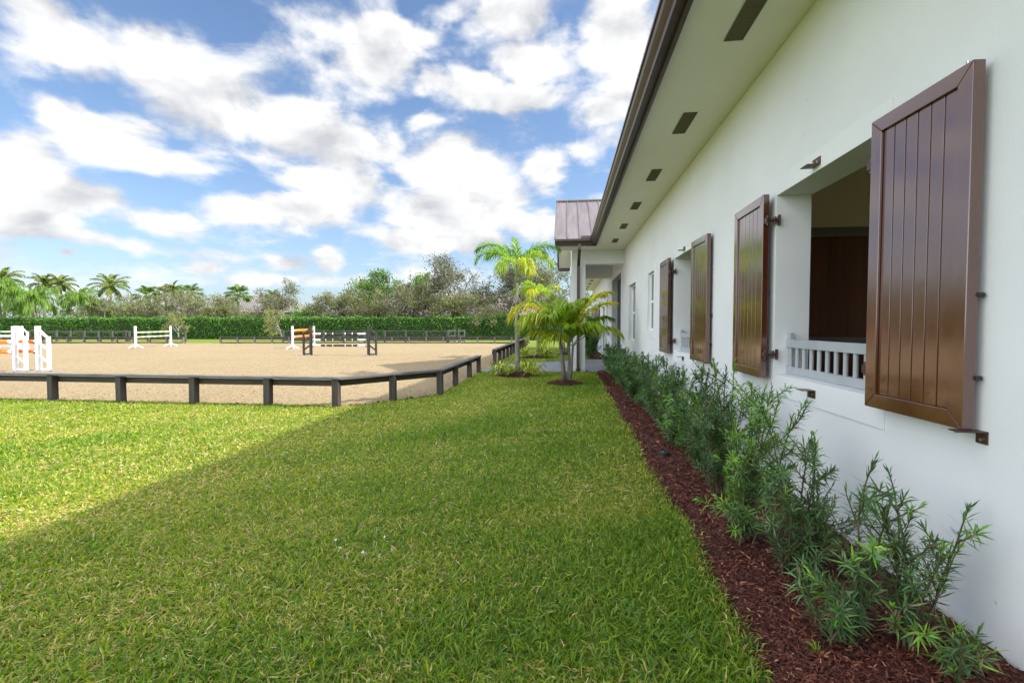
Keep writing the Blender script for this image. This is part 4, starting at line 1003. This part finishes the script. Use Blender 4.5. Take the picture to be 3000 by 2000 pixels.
# broadleaf trees --------------------------------------------------
def tree(x, y, h, w, label, cols, cw=None, nleaf=2600, leaf=0.20, twig=1.0, trunk_h=0.22, group='trees beyond the hedge', name='tree', shape=0.9, seed=None, trunks=1):
    root = thing(name, label, 'tree', (x, y, 0), 0, group)
    tr = MB(); tw = MB(); tips = []; segs = []
    def grow(p, d, ln, r_, lev):
        pts = wobble_path(p, d, ln, 3, 0.12, 0.02)
        segs.append((lev, pts, r_))
        if lev >= 4 or ln < 0.25:
            tips.append(pts[-1]); tips.append(pts[1]); return
        nb = (4 if lev == 0 else 3)
        for k in range(nb):
            a = rng.uniform(0, 6.28); dd = nrm(pts[-1]-pts[-2]); sdv = nrm(np.cross(dd, rng.normal(size=3)))
            nd = nrm(dd*rng.uniform(0.45, 1.0) + sdv*rng.uniform(0.5, 0.95)*(w/h)*1.5 + np.array([0,0,0.12]))
            q = pts[-1] if k < 2 else pts[2]
            grow(q, nd, ln*rng.uniform(0.62, 0.85), r_*0.58, lev+1)
    for t in range(trunks):
        a = rng.uniform(0, 6.28); o_ = 0.0 if trunks == 1 else 0.25
        grow((o_*math.cos(a), o_*math.sin(a), 0), (0.35*(trunks > 1)*math.cos(a)+rng.normal()*0.05, 0.35*(trunks > 1)*math.sin(a), 1), h*trunk_h, 0.030*h/math.sqrt(trunks), 0)
    T_ = np.array(tips)
    # fit the grown skeleton to the wanted height and width
    sx = (w/2)/max(np.percentile(np.abs(T_[:, :2]), 96), 1e-3); sz = (h-leaf)/T_[:, 2].max()
    for lev, pts, r_ in segs:
        q = []
        for vx, vy, vz in pts:
            k_ = 1+(sx-1)*min(max(vz*sz, 0)/(h*0.16), 1.0); q.append((vx*k_, vy*k_, vz*sz))
        tr.tube(q, [r_, r_*0.85, r_*0.72, r_*0.6], 6 if lev < 2 else 4, cap=False)
    T_ = T_*np.array([sx, sx, sz])
    tr.build('trunk', M['bark'], root, smooth=True)
    lv = Leaves(); per = nleaf
    k = rng.integers(0, len(T_), per)
    P = T_[k] + rng.normal(size=(per, 3))*np.array([w*0.045, w*0.045, h*0.03])*(0.7+0.6*rng.random((len(T_), 1))[k])
    D = rng.normal(size=(per, 3)); D[:, 2] += 0.2
    hue = rng.normal(size=(len(T_), 1))*0.16
    lv.add(P, D, leaf*rng.uniform(0.6, 1.3, per), leaf*0.5*rng.uniform(0.7, 1.2, per), np.clip(tints(per, cols, cw)*(1+hue[k]), .004, .8), bend=0.2)
    cr = lv.build('crown', M['leaf'], root)
    # fine grey twigs belong to the crown
    if twig > 0:
        nt = int(700*twig); k = rng.integers(0, len(T_), nt); Pt = T_[k]
        tl = Leaves(); Dt = rng.normal(size=(nt, 3)); Dt[:, 2] += 0.4
        tl.add(Pt, Dt, rng.uniform(0.3, 0.9, nt)*h/6, 0.022, tints(nt, [(0.16,0.14,0.11),(0.23,0.20,0.16)]), bend=0.1, basew=1.0)
        tl.build('fine_twigs', M['chip'], root)
    if len(tw.v): tw.build('branches', M['bark'], root)
    return root
OLIVE = [(0.115,0.125,0.045),(0.15,0.155,0.06),(0.19,0.18,0.09),(0.13,0.18,0.042)]
OLIVEG = [(0.07,0.085,0.03),(0.10,0.12,0.045),(0.09,0.14,0.03),(0.14,0.14,0.07)]
DEEPG = [(0.045,0.115,0.018),(0.065,0.155,0.024),(0.095,0.19,0.032),(0.15,0.20,0.045)]
OAK = [(0.075,0.08,0.045),(0.10,0.105,0.06),(0.13,0.13,0.08)]
GRN = [(0.07,0.17,0.02),(0.10,0.22,0.03),(0.15,0.27,0.04)]
TREES = [(-60.5,56,6.2,7,'leftmost grey olive tree, right of the palms',OLIVE),(-55.8,55,5.4,6,'low twiggy olive tree behind the left end of the hedge gap',OLIVE),(-51.6,57,7.1,7,'grey olive tree with open twiggy top behind the first sapling',OLIVE),(-47.0,56,6.0,7,'grey olive tree left of the second sapling',OLIVE),(-43.2,55,5.2,5,'low grey olive tree beside the pale house wall',OLIVE),
 (-35.6,56,7.7,6.6,'rounded olive green tree with visible fork, behind the orange poles',OLIVEG),(-31.2,57,6.4,6,'olive tree in front of the left end of the tile roof',OLIVEG),(-27.6,55,6.9,6.4,'grey twiggy tree before the long tile roof, behind the black jump',OLIVE),(-23.0,55,6.2,6.2,'spreading grey tree right of the black jump',OLIVE),(-19.3,56,7.4,6,'grey tree with a ragged taller top, left of the tall oak',OAK+OLIVE),(-15.5,54,5.6,5.6,'low grey tree below the tall oak',OLIVE),(-10.6,54,5.8,6,'drooping grey tree over the right end of the hedge',OLIVE)]
for (x, y, h, w, lb, c) in TREES: tree(x, y, h, w*1.18, lb, c, nleaf=5200, leaf=0.21, twig=2.2, trunks=2 if w > 6.1 else 1)
tree(-26.0,63,9.5,10,'broad deep green canopy tree rising behind the grey trees',DEEPG,nleaf=5200,leaf=0.34,twig=0)
tree(-19.8,64,9.2,9,'deep green canopy tree, lower right shoulder of the broad canopy',DEEPG,nleaf=4200,leaf=0.34,twig=0)
tree(-30.5,65,8.6,6,'deep green tree at the left shoulder of the broad canopy',DEEPG,nleaf=2800,leaf=0.34,twig=0)
tree(-13.4,57,11.3,10.5,'tallest dark oak with airy branches, left of the tall palm',OAK,nleaf=6500,leaf=0.24,twig=1.6,trunk_h=0.2,name='oak_tree')
tree(-6.8,58,9.6,9.5,'dark airy oak behind the tall palm',OAK,nleaf=6000,leaf=0.26,twig=1.0,name='oak_tree')
tree(-0.8,57,9.8,9.5,'pale grey oak beside the portico roof edge',OAK+OLIVE,nleaf=6500,leaf=0.25,twig=1.0,name='oak_tree')
tree(-33.2,54,4.6,3.2,'small bright green tree left of the tile roof corner',GRN,nleaf=1500,leaf=0.24,twig=0)
tree(-69.5,60,6.6,9,'bright green bushy tree among the palms',GRN,nleaf=3600,leaf=0.3,twig=0)
tree(-62.5,59,5.4,6,'bright green bushy tree below the lone coconut palm',GRN,nleaf=2400,leaf=0.3,twig=0)
tree(-78.5,60,5.8,9,'green tree mass under the palms at the left edge',GRN+DEEPG,nleaf=3600,leaf=0.3,twig=0)
SAPL = [(0.16,0.19,0.045),(0.22,0.24,0.06),(0.27,0.26,0.09)]
tree(-41.6,44.8,3.4,2.6,'thin young tree with yellowish layered leaves right of the teal and cream jump',SAPL,nleaf=900,leaf=0.16,twig=0.25,trunk_h=0.38,name='sapling',group='saplings before the hedge')
tree(-30.4,46.0,3.75,2.9,'thin yellowish young tree left of the orange poles',SAPL,nleaf=1050,leaf=0.16,twig=0.25,trunk_h=0.38,name='sapling',group='saplings before the hedge')

# hedge ------------------------------------------------------------
def hedge(x0, y0, x1, y1, h, th, label, n):
    root = thing('hedge', label, 'hedge', (x0, y0, 0), math.atan2(y1-y0, x1-x0))
    Ln = math.hypot(x1-x0, y1-y0)
    MB().box((0,0.12,0),(Ln,th-0.12,h-0.14)).build('branches', M['hedgecore'], root)  # solid dark box added as hedge core behind the leaves
    lv = Leaves(); nf = int(n*0.68); nt = n-nf
    X = rng.uniform(0, Ln, n); Z = np.concatenate([rng.uniform(0.05, h, nf), np.full(nt, h)]); Y = np.concatenate([np.zeros(nf), rng.uniform(0, th, nt)])
    bulge = 0.10*np.sin(X*1.3)+0.07*np.sin(X*3.1+Z*2.0)+0.05*np.sin(X*7.7+Z*4.1)
    Y += np.where(np.arange(n) < nf, bulge, 0)+rng.normal(size=n)*0.05; Z += np.where(np.arange(n) < nf, 0, bulge*0.7)+rng.normal(size=n)*0.05
    nd = np.where((np.arange(n) < nf)[:, None], np.array([0,-1.0,0.35]), np.array([0,-0.2,1.0]))
    D = nrm(nd*0.8 + rng.normal(size=(n, 3))*0.75)
    lv.add(np.stack([X, Y, Z], 1), D, rng.uniform(0.12, 0.24, n), rng.uniform(0.07, 0.13, n), tints(n, [(0.040,0.125,0.014),(0.060,0.17,0.018),(0.10,0.23,0.025),(0.18,0.30,0.035)], [3,4,3,1.0]), bend=0.2)
    lv.build('leaves', M['hedge'], root)
hedge(-84,50.0,-7.5,51.5,2.55,1.2,'long clipped dark green hedge behind the arena',26000)
hedge(-8.0,51.3,9,51.6,2.75,1.3,'taller end of the clipped hedge behind the palms',6500)
tree(-0.9,47.5,1.7,2.6,'dark rounded bush on the far lawn before the hedge',[(0.02,0.05,0.012),(0.035,0.08,0.02)],nleaf=1500,leaf=0.16,twig=0,trunk_h=0.2,name='round_bush',group='bushes')

# houses beyond ------------------------------------------------------
def house(label, x0, x1, y0, y1, ze, zr, hip, wins=()):
    root = thing('house', label, 'house', ((x0+x1)/2, y0, 0), 0, 'tile roofed houses beyond the hedge')
    cx = (x0+x1)/2
    MB().box((x0+0.6-cx,0.6,0),(x1-0.6-cx,y1-y0-0.6,ze-0.05)).build('wall', M['housewall'], root)
    X0, X1, Y1 = x0-cx, x1-cx, y1-y0; ym = Y1/2
    # each roof plane is its own mesh so its tiles follow the slope
    def plane(pts):
        p = [Vector(q) for q in pts]; o_ = p[0]; ex = (p[1]-p[0]).normalized(); nz = ex.cross(p[-1]-p[0]).normalized(); ey = nz.cross(ex)
        loc = [((q-o_).dot(ex), (q-o_).dot(ey), 0) for q in p]; n = len(loc)
        vs = loc + [(a, b, -0.12) for a, b, c in loc]
        me = bpy.data.meshes.new('roof'); me.from_pydata(vs, [], [tuple(range(n)), tuple(range(n, 2*n))[::-1]]+[(i, n+i, n+(i+1)%n, (i+1)%n) for i in range(n)])
        o = link('roof', me, M['tile'], root)
        from mathutils import Matrix
        o.matrix_local = Matrix(((ex.x,ey.x,nz.x,o_.x),(ex.y,ey.y,nz.y,o_.y),(ex.z,ey.z,nz.z,o_.z),(0,0,0,1)))
    plane([(X0,0,ze),(X1,0,ze),(X1-hip,ym,zr),(X0+hip,ym,zr)]); plane([(X1,Y1,ze),(X0,Y1,ze),(X0+hip,ym,zr),(X1-hip,ym,zr)])
    plane([(X0,Y1,ze),(X0,0,ze),(X0+hip,ym,zr)]); plane([(X1,0,ze),(X1,Y1,ze),(X1-hip,ym,zr)])
    for (wx, wz, ww, wh) in wins:
        f = MB().box((wx-cx-ww/2-0.1,0.54,wz-wh/2-0.1),(wx-cx+ww/2+0.1,0.6,wz+wh/2+0.1)).build('window', M['winframe'], root)
        MB().box((wx-cx-ww/2,0.52,wz-wh/2),(wx-cx+ww/2,0.54,wz+wh/2)).build('pane', M['glass'], f)
    return root
house('long house with a big grey brown tile roof behind the grey trees', -35.4, 4.0, 64, 77, 3.0, 6.5, 5.0, ((-20,1.6,1.6,1.4),(-12,1.6,1.6,1.4)))
house('pale house with a lower tile roof and dark windows behind the left olive trees', -60.5, -40.5, 64, 74, 3.65, 6.6, 5.5, ((-55.6,2.6,1.5,1.0),(-41.9,2.6,1.5,1.2),(-49,2.5,1.5,1.1)))

# ------------------------------------------------------------------ small things
pk = thing('ground_light', 'small round black landscape light half sunk in the mulch', 'light', (1.18,5.55,0.075))
MB().tube([(0,0,-0.03),(0,0,0.028),(0,0,0.034)], [0.06,0.06,0.045], 16).build('housing', M['puck'], pk, smooth=False)
MB().tube([(0,0,0.0345),(0,0,0.042)], [0.04,0.03], 16).build('lens', M['glass'], pk)
wt = thing('grass_tuft', 'lone small grass tuft growing in the near mulch', 'weed', (1.19,2.26,0.05))
lv = Leaves(); n = 26; a = rng.uniform(0,6.28,n); el = rng.uniform(0.3,1.3,n)
lv.add(np.zeros((n,3))+rng.normal(size=(n,3))*0.008, np.stack([np.cos(a)*np.cos(el), np.sin(a)*np.cos(el), np.sin(el)],1), rng.uniform(0.04,0.09,n), 0.005, tints(n, G0[:4]), bend=0.3)
lv.build('blades', M['grass'], wt)
fl = MB()
for k in range(5):
    a = k*2*math.pi/5; fl.add([(0,0,0),(0.006*math.cos(a-.4),0.006*math.sin(a-.4),0.002),(0.013*math.cos(a),0.013*math.sin(a),0.004),(0.006*math.cos(a+.4),0.006*math.sin(a+.4),0.002)], [(0,1,2,3)])
fl.tube([(0,0,-0.06),(0,0,0)], 0.0012, 4)
f0 = None
FLW = [(-1.4,3.24),(-1.31,3.16),(-1.33,3.07),(-1.2,3.03),(-1.55,2.96),(-1.46,2.88),(-1.36,2.91),(-1.24,2.91),(-1.63,3.05)]
for x, y in FLW:
    if f0 is None:
        f0 = fl.build('wildflower', M['flower']); o = f0
        tag(o, 'tiny white wildflower in the scattered patch on the near lawn', 'flower', 'tiny white flowers in the near lawn')
    else:
        o = f0.copy(); C.objects.link(o)
    o.location = (x, y, 0.055+random.uniform(0,0.012)); o.rotation_euler = (random.uniform(-.5,.5), random.uniform(-.5,.5), random.uniform(0,6))

# ------------------------------------------------------------------ sky and light
SUN_EL, SUN_AZ = R(41.8), R(86)          # azimuth from +Y towards +X
sdir = Vector((math.sin(SUN_AZ)*math.cos(SUN_EL), math.cos(SUN_AZ)*math.cos(SUN_EL), math.sin(SUN_EL)))
su = bpy.data.lights.new('sun', 'SUN'); su.energy = 3.1; su.angle = R(1.3); su.color = (1.0, 0.94, 0.84)
so = bpy.data.objects.new('sun', su); C.objects.link(so); so.location = (30, 0, 40); so.rotation_euler = sdir.to_track_quat('Z', 'Y').to_euler()

W = bpy.data.worlds.new('World'); bpy.context.scene.world = W; W.use_nodes = True
nt = W.node_tree; nodes, lk = nt.nodes, nt.links
bg = nodes['Background']; bg.inputs['Strength'].default_value = 0.15
sky = nodes.new('ShaderNodeTexSky'); sky.sky_type = 'NISHITA'; sky.sun_disc = False
sky.sun_elevation = SUN_EL; sky.sun_rotation = SUN_AZ; sky.air_density = 1.0; sky.dust_density = 1.2; sky.ozone_density = 1.6
def mth(op, a, b=None, c=None, clamp=False):
    n = nodes.new('ShaderNodeMath'); n.operation = op; n.use_clamp = clamp
    for i, x in enumerate((a, b, c)):
        if x is None: continue
        if isinstance(x, (int, float)): n.inputs[i].default_value = x
        else: lk.new(x, n.inputs[i])
    return n.outputs[0]
tc = nodes.new('ShaderNodeTexCoord'); sep = nodes.new('ShaderNodeSeparateXYZ'); lk.new(tc.outputs['Generated'], sep.inputs[0])
dx, dy, dz = sep.outputs

def planar(zoff, lift=0.0):
    den = mth('ADD', mth('MAXIMUM', dz, 0.0), zoff)
    cb = nodes.new('ShaderNodeCombineXYZ'); lk.new(mth('DIVIDE', dx, den), cb.inputs[0]); lk.new(mth('DIVIDE', dy, den), cb.inputs[1])
    cb.inputs[2].default_value = 1.7; return cb.outputs[0]
def wnoise(vec, scale, detail, rough, dist=0.0):
    n = nodes.new('ShaderNodeTexNoise'); n.inputs['Scale'].default_value = scale; n.inputs['Detail'].default_value = detail
    n.inputs['Roughness'].default_value = rough; n.inputs['Distortion'].default_value = dist; lk.new(vec, n.inputs['Vector']); return n.outputs['Fac']
def scaled(sx, sy, sz, off=(0,0,0)):
    mp = nodes.new('ShaderNodeMapping'); mp.inputs['Scale'].default_value = (sx, sy, sz); mp.inputs['Location'].default_value = off
    lk.new(tc.outputs['Generated'], mp.inputs['Vector']); return mp.outputs[0]
pl = planar(0.16)
n_wisp = wnoise(pl, 2.6, 9, 0.62, 0.6)
n_puff = wnoise(scaled(1,1,1.7), 6.0, 10, 0.55, 0.25)
n_puff_up = wnoise(scaled(1,1,1.7,(0,0,0.085)), 6.0, 4, 0.5, 0.25)
n_big = wnoise(pl, 0.8, 4, 0.5)
wa = wnoise(scaled(1,1,1.6), 3.2, 5, 0.55); wb = wnoise(scaled(1,1,1.6,(5.3,1.1,2.2)), 3.6, 5, 0.55)
elp = mth('ARCSINE', dz)
wk = mth('MINIMUM', mth('ADD', mth('MULTIPLY', elp, 1.2), 0.05), 0.5)
az = mth('ADD', mth('ARCTAN2', dx, dy), mth('MULTIPLY', mth('MULTIPLY', mth('SUBTRACT', wa, 0.5), 0.55), wk))
el = mth('ADD', elp, mth('MULTIPLY', mth('MULTIPLY', mth('SUBTRACT', wb, 0.5), 0.34), wk))
CLOUDS = [(-0.905, 0.41, 0.101, 0.047, 0.95), (-0.757, 0.432, 0.1, 0.058, 0.95), (-0.682, 0.384, 0.141, 0.078, 1.15), (-0.565, 0.357, 0.145, 0.07, 1.1), (-0.435, 0.366, 0.093, 0.035, 0.9), (-0.898, 0.324, 0.045, 0.024, 0.95), (-0.828, 0.319, 0.076, 0.029, 0.95), (-0.778, 0.292, 0.148, 0.027, 0.9), (-0.949, 0.248, 0.06, 0.047, 1.0), (-0.899, 0.201, 0.113, 0.032, 1.0), (-0.763, 0.182, 0.079, 0.033, 1.05), (-0.928, 0.155, 0.05, 0.019, 1.0), (-0.579, 0.212, 0.125, 0.034, 1.05), (-0.483, 0.27, 0.107, 0.041, 1.05), (-0.244, 0.324, 0.125, 0.062, 1.1), (-0.276, 0.246, 0.11, 0.048, 1.0), (-0.281, 0.179, 0.151, 0.034, 1.0), (-0.164, 0.275, 0.108, 0.048, 0.9), (-0.568, 0.124, 0.042, 0.023, 0.95), (-0.489, 0.129, 0.037, 0.024, 1.0), (-0.657, 0.09, 0.026, 0.014, 0.95), (-0.711, 0.111, 0.042, 0.017, 0.9), (-0.892, 0.104, 0.01, 0.007, 0.8), (-0.765, 0.073, 0.015, 0.007, 0.8), (-0.81, 0.133, 0.199, 0.016, 0.72), (-0.58, 0.092, 0.19, 0.017, 0.7), (-0.352, 0.549, 0.076, 0.026, 0.95), (-0.372, 0.499, 0.083, 0.049, 0.85), (-0.292, 0.471, 0.082, 0.023, 0.85), (-0.125, 0.585, 0.096, 0.04, 1.05), (-0.082, 0.534, 0.097, 0.043, 0.95), (0.063, 0.545, 0.094, 0.065, 1.05), (-0.125, 0.461, 0.139, 0.033, 0.95), (0.064, 0.417, 0.074, 0.062, 1.0), (-0.313, 0.409, 0.041, 0.021, 0.7), (-0.019, 0.313, 0.055, 0.042, 0.9), (-0.061, 0.216, 0.085, 0.032, 0.9), (-0.229, 0.59, 0.083, 0.023, 0.8), (0.064, 0.361, 0.053, 0.043, 0.8)]
cov = None
for (a0, e0, ra, re, am) in CLOUDS:
    u = mth('DIVIDE', mth('SUBTRACT', az, a0), ra); v = mth('DIVIDE', mth('SUBTRACT', el, e0), re)
    g = mth('MULTIPLY', mth('EXPONENT', mth('MULTIPLY', mth('ADD', mth('MULTIPLY', u, u), mth('MULTIPLY', v, v)), -1.0)), am)
    cov = mth('MAXIMUM', g, 0.12) if cov is None else mth('MAXIMUM', cov, g)
# unseen sky outside the picture: broken cloud added, boosted below as fill light
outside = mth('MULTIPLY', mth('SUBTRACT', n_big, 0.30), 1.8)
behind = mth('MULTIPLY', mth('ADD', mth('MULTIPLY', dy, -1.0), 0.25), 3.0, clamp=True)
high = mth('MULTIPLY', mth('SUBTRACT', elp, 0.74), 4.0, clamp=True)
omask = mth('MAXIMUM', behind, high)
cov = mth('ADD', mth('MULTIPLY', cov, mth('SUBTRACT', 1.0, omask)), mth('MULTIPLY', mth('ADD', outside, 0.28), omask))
tex = mth('ADD', mth('MULTIPLY', mth('SUBTRACT', n_wisp, 0.5), 0.85), mth('MULTIPLY', mth('SUBTRACT', n_puff, 0.5), 2.5))
dens = mth('ADD', cov, tex)
mr_ = nodes.new('ShaderNodeMapRange'); mr_.interpolation_type = 'SMOOTHSTEP'
mr_.inputs['From Min'].default_value = 0.05; mr_.inputs['From Max'].default_value = 0.67
lk.new(dens, mr_.inputs['Value']); fac = mr_.outputs['Result']
# cloud brightness: crisp white tops, soft grey bases
lit = mth('ADD', mth('MULTIPLY', mth('SUBTRACT', n_puff, n_puff_up), 2.1), 0.93)
thick = mth('MULTIPLY', mth('SUBTRACT', dens, 0.85), 0.35, clamp=True)
lit = mth('SUBTRACT', lit, thick)
lit = mth('MINIMUM', mth('MAXIMUM', lit, 0.55), 1.0)
cr = nodes.new('ShaderNodeMix'); cr.data_type = 'RGBA'
mrl = nodes.new('ShaderNodeMapRange'); mrl.inputs['From Min'].default_value = 0.55; mrl.inputs['From Max'].default_value = 1.0; lk.new(lit, mrl.inputs['Value'])
lk.new(mrl.outputs['Result'], cr.inputs['Factor'])
cr.inputs[6].default_value = (1.68, 1.74, 1.85, 1); cr.inputs[7].default_value = (2.75, 2.75, 2.75, 1)
tint = nodes.new('ShaderNodeMix'); tint.data_type = 'RGBA'; tint.blend_type = 'MULTIPLY'; tint.inputs['Factor'].default_value = 1.0
lk.new(sky.outputs['Color'], tint.inputs[6]); tint.inputs[7].default_value = (0.44, 0.49, 0.535, 1)
mixc = nodes.new('ShaderNodeMix'); mixc.data_type = 'RGBA'
low = nodes.new('ShaderNodeMix'); low.data_type = 'RGBA'
lk.new(mth('MULTIPLY', mth('EXPONENT', mth('MULTIPLY', mth('MAXIMUM', elp, 0.0), -7.0)), 0.62), low.inputs['Factor']); lk.new(tint.outputs[2], low.inputs[6]); low.inputs[7].default_value = (1.55, 1.85, 2.2, 1)
lk.new(fac, mixc.inputs['Factor']); lk.new(low.outputs[2], mixc.inputs[6]); lk.new(cr.outputs[2], mixc.inputs[7])
# unseen sky overhead and behind the viewer, boosted to add fill light
fill_gain = nodes.new('ShaderNodeMix'); fill_gain.data_type = 'RGBA'; fill_gain.blend_type = 'MULTIPLY'; fill_gain.inputs['Factor'].default_value = 1.0
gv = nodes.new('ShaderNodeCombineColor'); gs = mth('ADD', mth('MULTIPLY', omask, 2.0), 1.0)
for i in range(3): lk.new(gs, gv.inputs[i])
lk.new(mixc.outputs[2], fill_gain.inputs[6]); lk.new(gv.outputs[0], fill_gain.inputs[7])
lk.new(fill_gain.outputs[2], bg.inputs['Color'])

# ------------------------------------------------------------------ camera
cam = bpy.data.cameras.new('camera'); cam.lens = 16; cam.sensor_width = 36; cam.clip_start = 0.05; cam.clip_end = 2000
co = bpy.data.objects.new('camera', cam); C.objects.link(co); co.location = (0, 0, 1.6)
co.rotation_euler = (math.pi/2 - math.atan(45/1333), 0, math.atan(155/1333))
S = bpy.context.scene; S.camera = co
S.render.resolution_x, S.render.resolution_y = 1024, 682
S.view_settings.view_transform = 'Standard'; S.view_settings.look = 'None'; S.view_settings.gamma = 1; S.view_settings.exposure = 1.38
S.render.engine = 'CYCLES'
S.cycles.max_bounces = 8; S.cycles.diffuse_bounces = 4; S.cycles.transparent_max_bounces = 8
S.cycles.use_denoising = True
